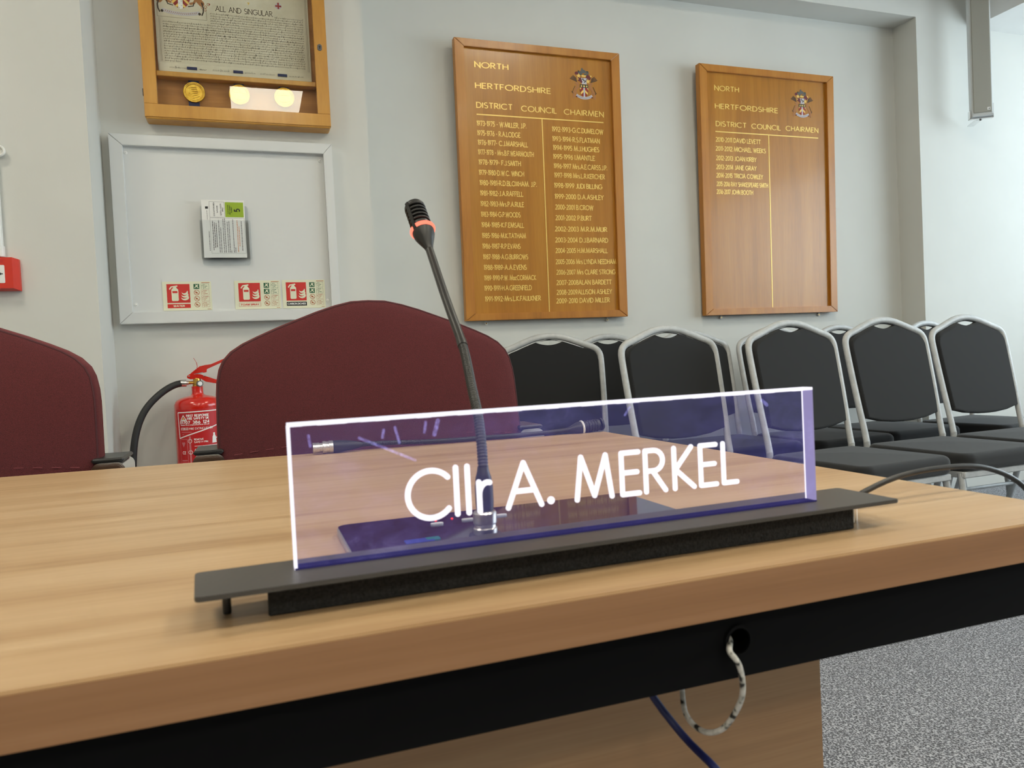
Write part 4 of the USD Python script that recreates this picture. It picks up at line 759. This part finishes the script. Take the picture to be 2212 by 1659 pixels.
# ------------------------------------------------------------------ fire extinguisher on the pier
EX, EY, ER, EZ0 = -.1875, 2.905, .0805, .33
fe = thing('fire_extinguisher', 'red water fire extinguisher with white printed label and black hose, between the maroon chairs', 'fire extinguisher', (EX, EY, EZ0))
E0 = np.array((EX, EY, EZ0))
def eo(name, mesh, mt, parent=fe, **kw):
    mesh.apply_translation(-E0); return obj(name, mesh, mt, parent, **kw)
prof = [(.0001, 0), (.066, 0), (.078, .008), (ER, .02), (ER, .418), (.0795, .427), (.076, .436), (.069, .4435), (.058, .4495), (.044, .4535), (.030, .4565), (.0225, .459), (.0200, .463), (.0190, .470), (.0190, .489), (.0170, .4905), (.0001, .4905)]
eo('body', lathe([(r, s) for r, s in prof], E0, (0, 0, 1), 64), 'extinguisher_red', smooth=40)
zt = EZ0+.4905-.004
eo('valve', cat(lathe([(.0001, 0), (.0155, 0), (.0155, .010), (.0125, .013), (.0130, .030), (.0100, .034), (.0001, .034)], (EX, EY, zt), (0, 0, 1), 28), tube([(EX-.008, EY, zt+.017), (EX-.030, EY-.002, zt+.017)], .0055, 14)), 'brass', smooth=40)
eo('gauge', cat(lathe([(.0001, .006), (.0085, .0065), (.0112, .0055), (.0115, 0), (.0001, 0)], (EX+.009, EY-.013, zt+.012), (.35, -.93, .05), 26)), 'print_grey', smooth=40)
eo('gauge_face', lathe([(.0078, .0069), (.0001, .0072)], (EX+.009, EY-.013, zt+.012), (.35, -.93, .05), 20), 'print_white')
Lx = lambda pts, th, y: upright(slab(Polygon(pts), th, .0015), y)
hz = zt+.030
eo('carry_handle', Lx([(EX-.031, hz+.004), (EX-.031, hz+.012), (EX-.022, hz+.018), (EX+.012, hz+.016), (EX+.060, hz-.004), (EX+.100, hz-.016), (EX+.100, hz-.030), (EX+.060, hz-.019), (EX+.030, hz-.012), (EX+.012, hz+.001), (EX-.020, hz-.001)], .022, EY+.011), 'extinguisher_red')
eo('squeeze_lever', Lx([(EX-.032, hz+.008), (EX-.012, hz+.026), (EX+.012, hz+.044), (EX+.030, hz+.048), (EX+.050, hz+.050), (EX+.105, hz+.072), (EX+.108, hz+.064), (EX+.052, hz+.040), (EX+.036, hz+.033), (EX+.034, hz+.022), (EX+.022, hz+.020), (EX-.010, hz+.014), (EX-.028, hz+.004)], .020, EY+.010), 'extinguisher_red')
eo('pin', cat(tube([(EX+.003, EY-.012, hz+.058), (EX-.006, EY-.013, hz+.075)], .0007, 6), tube([(EX+.002, EY-.0125, hz+.030), (EX+.005, EY-.0135, hz+.045), (EX+.003, EY-.012, hz+.058)], .0010, 6)), 'led_pin' if False else 'label_red', label='thin red safety tie')
eo('rivet', cat(*[lathe([(.0001, .0012), (.0028, .0008), (.0032, 0)], (x, EY-.011, z), (0, -1, 0), 12) for x, z in ((EX-.024, hz+.010), (EX+.026, hz+.009))]), 'chrome')
eo('clevis_plate', Lx([(EX-.010, hz+.018), (EX+.022, hz+.024), (EX+.026, hz+.020), (EX-.008, hz+.015)], .021, EY+.0105), 'chrome')
hs = obj('hose', (lambda m: (m.apply_translation(-E0), m)[1])(tube(spline([(EX-.048, EY-.005, zt+.0165), (-.2640, 2.892, .8265), (-.2920, 2.882, .8110), (-.3200, 2.870, .7880), (-.3520, 2.857, .7510), (-.3770, 2.847, .7000), (-.3920, 2.84, .6420), (-.4010, 2.84, .57), (-.404, 2.845, .50), (-.398, 2.86, .43), (-.378, 2.88, .36)], 70), .0118, 16)), 'rubber', fe, smooth=50)
obj('coupling', (lambda m: (m.apply_translation(-E0), m)[1])(cat(tube([(EX-.028, EY-.002, zt+.0168), (EX-.036, EY-.003, zt+.0168)], .0075, 14), tube([(EX-.035, EY-.003, zt+.0168), (EX-.054, EY-.005, zt+.0168)], .0130, 20))), 'connector_metal', hs, smooth=30)
eo('wall_bracket', cat(box(EX-.04, EX+.04, 2.984, 2.9995, .42, .72, .003), box(EX-.085, EX+.085, 2.955, 2.985, .55, .58, .003), box(EX-.03, EX+.03, 2.90, 2.99, .322, .3295)), 'black_plastic')
def wrap(g, d=.0003, off=.0002):
    """print on the cylinder: x is the arc length from the front, z the height"""
    ms = []
    for q in polys(g):
        q = q.segmentize(.004)
        minx, _, maxx, _ = q.bounds
        cells = [q] if maxx-minx < .012 else polys(unary_union([])) + [c for k in range(int((maxx-minx)/.006)+1) for c in polys(q.intersection(sbox(minx+k*.006, -9, minx+(k+1)*.006, 9)))]
        ms += [trimesh.creation.extrude_polygon(c, d, engine='earcut') for c in cells]
    m = cat(*ms); v = m.vertices; a = v[:, 0]/ER; r = ER+off+v[:, 2]
    m.vertices = np.c_[EX+r*np.sin(a), EY-r*np.cos(a), v[:, 1]]; return m
lab = eo('label', wrap(sbox(-.086, .47, .11, .741)), 'label_red', label='red printed instruction label with white lettering')
def lp(name, g, mt='print_white', k=1): m = wrap(g, .0002, .0002+.0003*k); m.apply_translation(-E0); return obj(name, m, mt, lab)
lp('white_border', unary_union([LineString([(-.074, .7305), (.085, .7335)]), ]).buffer(.0018, cap_style=2).union(LineString([(-.074, .7305), (-.071, .6400), (.085, .6860)]).buffer(.0018, cap_style=2, join_style=2)))
lp('warning_triangle', Polygon([(-.064, .7020), (-.036, .7020), (-.050, .7225)]).difference(Polygon([(-.0585, .7055), (-.0415, .7055), (-.050, .7175)])))
lp('triangle_flame', Polygon([(-.054, .7065), (-.046, .7065), (-.050, .7135)]), 'crest_gold')
lp('print', text('FIRST RESPONSE', -.0375, .7150, .0072, .0745, .26, 'flat', .26, .5)); lp('print', text('FIRE SAFETY UK', -.0345, .7050, .0070, .0715, .26, 'flat', .26, .5))
lp('print', text('01707 386 124', -.0640, .6905, .0096, .1015, .22, 'flat', .26, .6)); lp('print', text('www.firstresponsefire.co.uk', -.0625, .6850, .0034, .100, .22, 'flat', .22, .4))
lp('water_block', sbox(-.0620, .6690, -.0330, .6775)); lp('print', text('WATER', -.0600, .6706, .0054, .0250, .24, 'flat'), 'label_red', 2); lp('print', text('FIRE EXTINGUISHER', -.0290, .6695, .0068, .0780, .14, 'flat', .24, .4))
lp('print', unary_union([sbox(-.060, .6600, -.022, .6622), sbox(-.058, .6520, -.051, .6542)]), 'print_pink')
b = sbox(-.0700, .46, -.0385, .6380); lp('side_strip', b, 'print_pink'); lp('side_strip_field', b.buffer(-.0016), 'label_red', 2)
lp('approval_mark', unary_union([circ(-.0575, .6230, .0035), circ(-.0510, .6230, .0035), Polygon([(-.0605, .621), (-.048, .621), (-.0542, .609)])]), 'print_pink', 3)
lp('print', text('CE', -.0600, .5850, .0090, .0130, .16, 'flat'), 'print_white', 3)
lp('strip_bar', unary_union([sbox(-.0640, z, -.0420, z+.0036) for z in (.560, .551, .542)]), 'print_pink', 3)
lp('guide_bar', sbox(-.0325, .46, -.0265, .6465), 'print_pink')
for z, d in ((.6300, '1'), (.5905, '2')):
    lp('step_circle', circ(-.0295, z, .0072), 'print_white', 2); lp('step_field', circ(-.0295, z, .0056), 'label_red', 3); lp('print', text(d, -.0310, z-.0030, .0060, None, .2, 'flat'), 'print_white', 4)
lp('print', text('REMOVE', -.0150, .6320, .0056, .0300, .18, 'flat')); lp('print', text('SAFETY PIN', -.0150, .6225, .0056, .0440, .18, 'flat', .24, .4)); lp('rule', sbox(-.0150, .6105, .095, .6122))
lp('print', text('AIM NOZZLE', -.0150, .5960, .0056, .0460, .18, 'flat', .24, .4)); lp('print', text('AT BASE', -.0150, .5865, .0056, .0330, .18, 'flat', .24, .4))
lp('step_picture', unary_union([Polygon([(.045, .6185), (.062, .6185), (.060, .640), (.056, .648), (.051, .648), (.047, .640)]), sbox(.050, .648, .057, .654), LineString([(.060, .634), (.069, .640), (.067, .630)]).buffer(.0016)]))

# ------------------------------------------------------------------ call point, conduit and clip on the left wall
cpt = thing('fire_alarm_call_point', 'red break-glass fire alarm call point at the left edge of the photo', 'fire alarm call point', (-.7230, 2.75, 1.203))
P8 = lambda x0, x1, z0, z1, y: [(x, y, z) for x in (x0, x1) for z in (z0, z1)]
obj('housing', hull(P8(-.050, .0500, -.0515, .0470, 0) + P8(-.050, .0500, -.0515, .0470, -.016) + P8(-.040, .0375, -.046, .0500, -.040)), 'alarm_red', cpt)
wp = obj('window_plate', upright(slab(rrect(-.028, .0165, -.0300, .0260, .003), .0014, .0004), -.0398), 'print_white', cpt)
obj('arrow', flat(unary_union([Polygon([(.0015, -.0015), (.0065, .0035), (.0065, -.0065)]), sbox(.006, -.0032, .0115, .0002)]), -.0413, .0002), 'print_black', wp)
obj('name_tab', flat(sbox(-.012, .0340, .0135, .0440), -.0405, .0006), 'sign_red', cpt)
cd = thing('conduit', 'white plastic conduit rising from the red call point', 'conduit', (-.7230, 2.738, 1.254))
obj('pipe', lathe([(.0001, 0), (.0115, 0), (.0115, 1.85), (.0001, 1.85)], (0, 0, .004), n=20), 'white_plastic', cd, smooth=40)
obj('coupler', lathe([(.0115, 0), (.0142, .001), (.0142, .034), (.0115, .035)], (0, 0, .003), n=20), 'white_plastic', cd, smooth=40)
pc = thing('pipe_clip', 'white round pipe clip at the left edge above the call point', 'pipe clip', (-.7085, 2.742, 1.5875))
th = np.linspace(0, 2*math.pi, 36, endpoint=False)
obj('ring', tube(np.c_[.0165*np.cos(th), np.full(36, -.010), .0150*np.sin(th)], .0044, 10, closed=True), 'white_plastic', pc, smooth=50)
obj('base', box(-.010, .010, -.006, .0078, -.010, .010, .001), 'white_plastic', pc)

# ------------------------------------------------------------------ column loudspeaker on the right
ang = math.atan2(2.8499-2.7981, 3.6486-3.5654)
sk = thing('column_loudspeaker', 'slim white column loudspeaker with grey cloth grille high on the right of the recess', 'loudspeaker', (3.5654*KN, 2.8499*KN, kz(2.0005)), -ang, scale=KN)
SH = .85
obj('cabinet', box(0, .0985, .006, .048, 0, SH, .004), 'light_grey', sk)
obj('grille', box(.0065, .0920, .001, .010, .012, SH-.012, .003), 'speaker_grey', sk)
bd = obj('badge', box(.0690, .0830, -.0002, .002, .022, .036), 'print_white', sk); obj('badge_mark', flat(Polygon([(.0725, .0255), (.0800, .0255), (.0800, .0330)]), -.0003, .0003), 'print_grey', bd)
obj('end_cap', box(-.001, .0995, .0, .050, -.006, .0035, .002), 'light_grey', sk)
br = obj('bracket', cat(box(-.006, -.002, .020, .044, -.012, .030), box(-.006, .104, .020, .044, -.0135, -.0085), box(.1005, .1045, .020, .044, -.012, .060), box(.03, .06, .04, .16, -.0135, -.0085)), 'chrome', sk)
obj('bolt', lathe([(.0001, .006), (.005, .006), (.005, 0)], (.048, .034, -.0135), (0, 0, -1), 8), 'print_grey', br)
obj('wall_arm', box(.02, .078, .046, .16, .76, .80, .002), 'light_grey', sk)
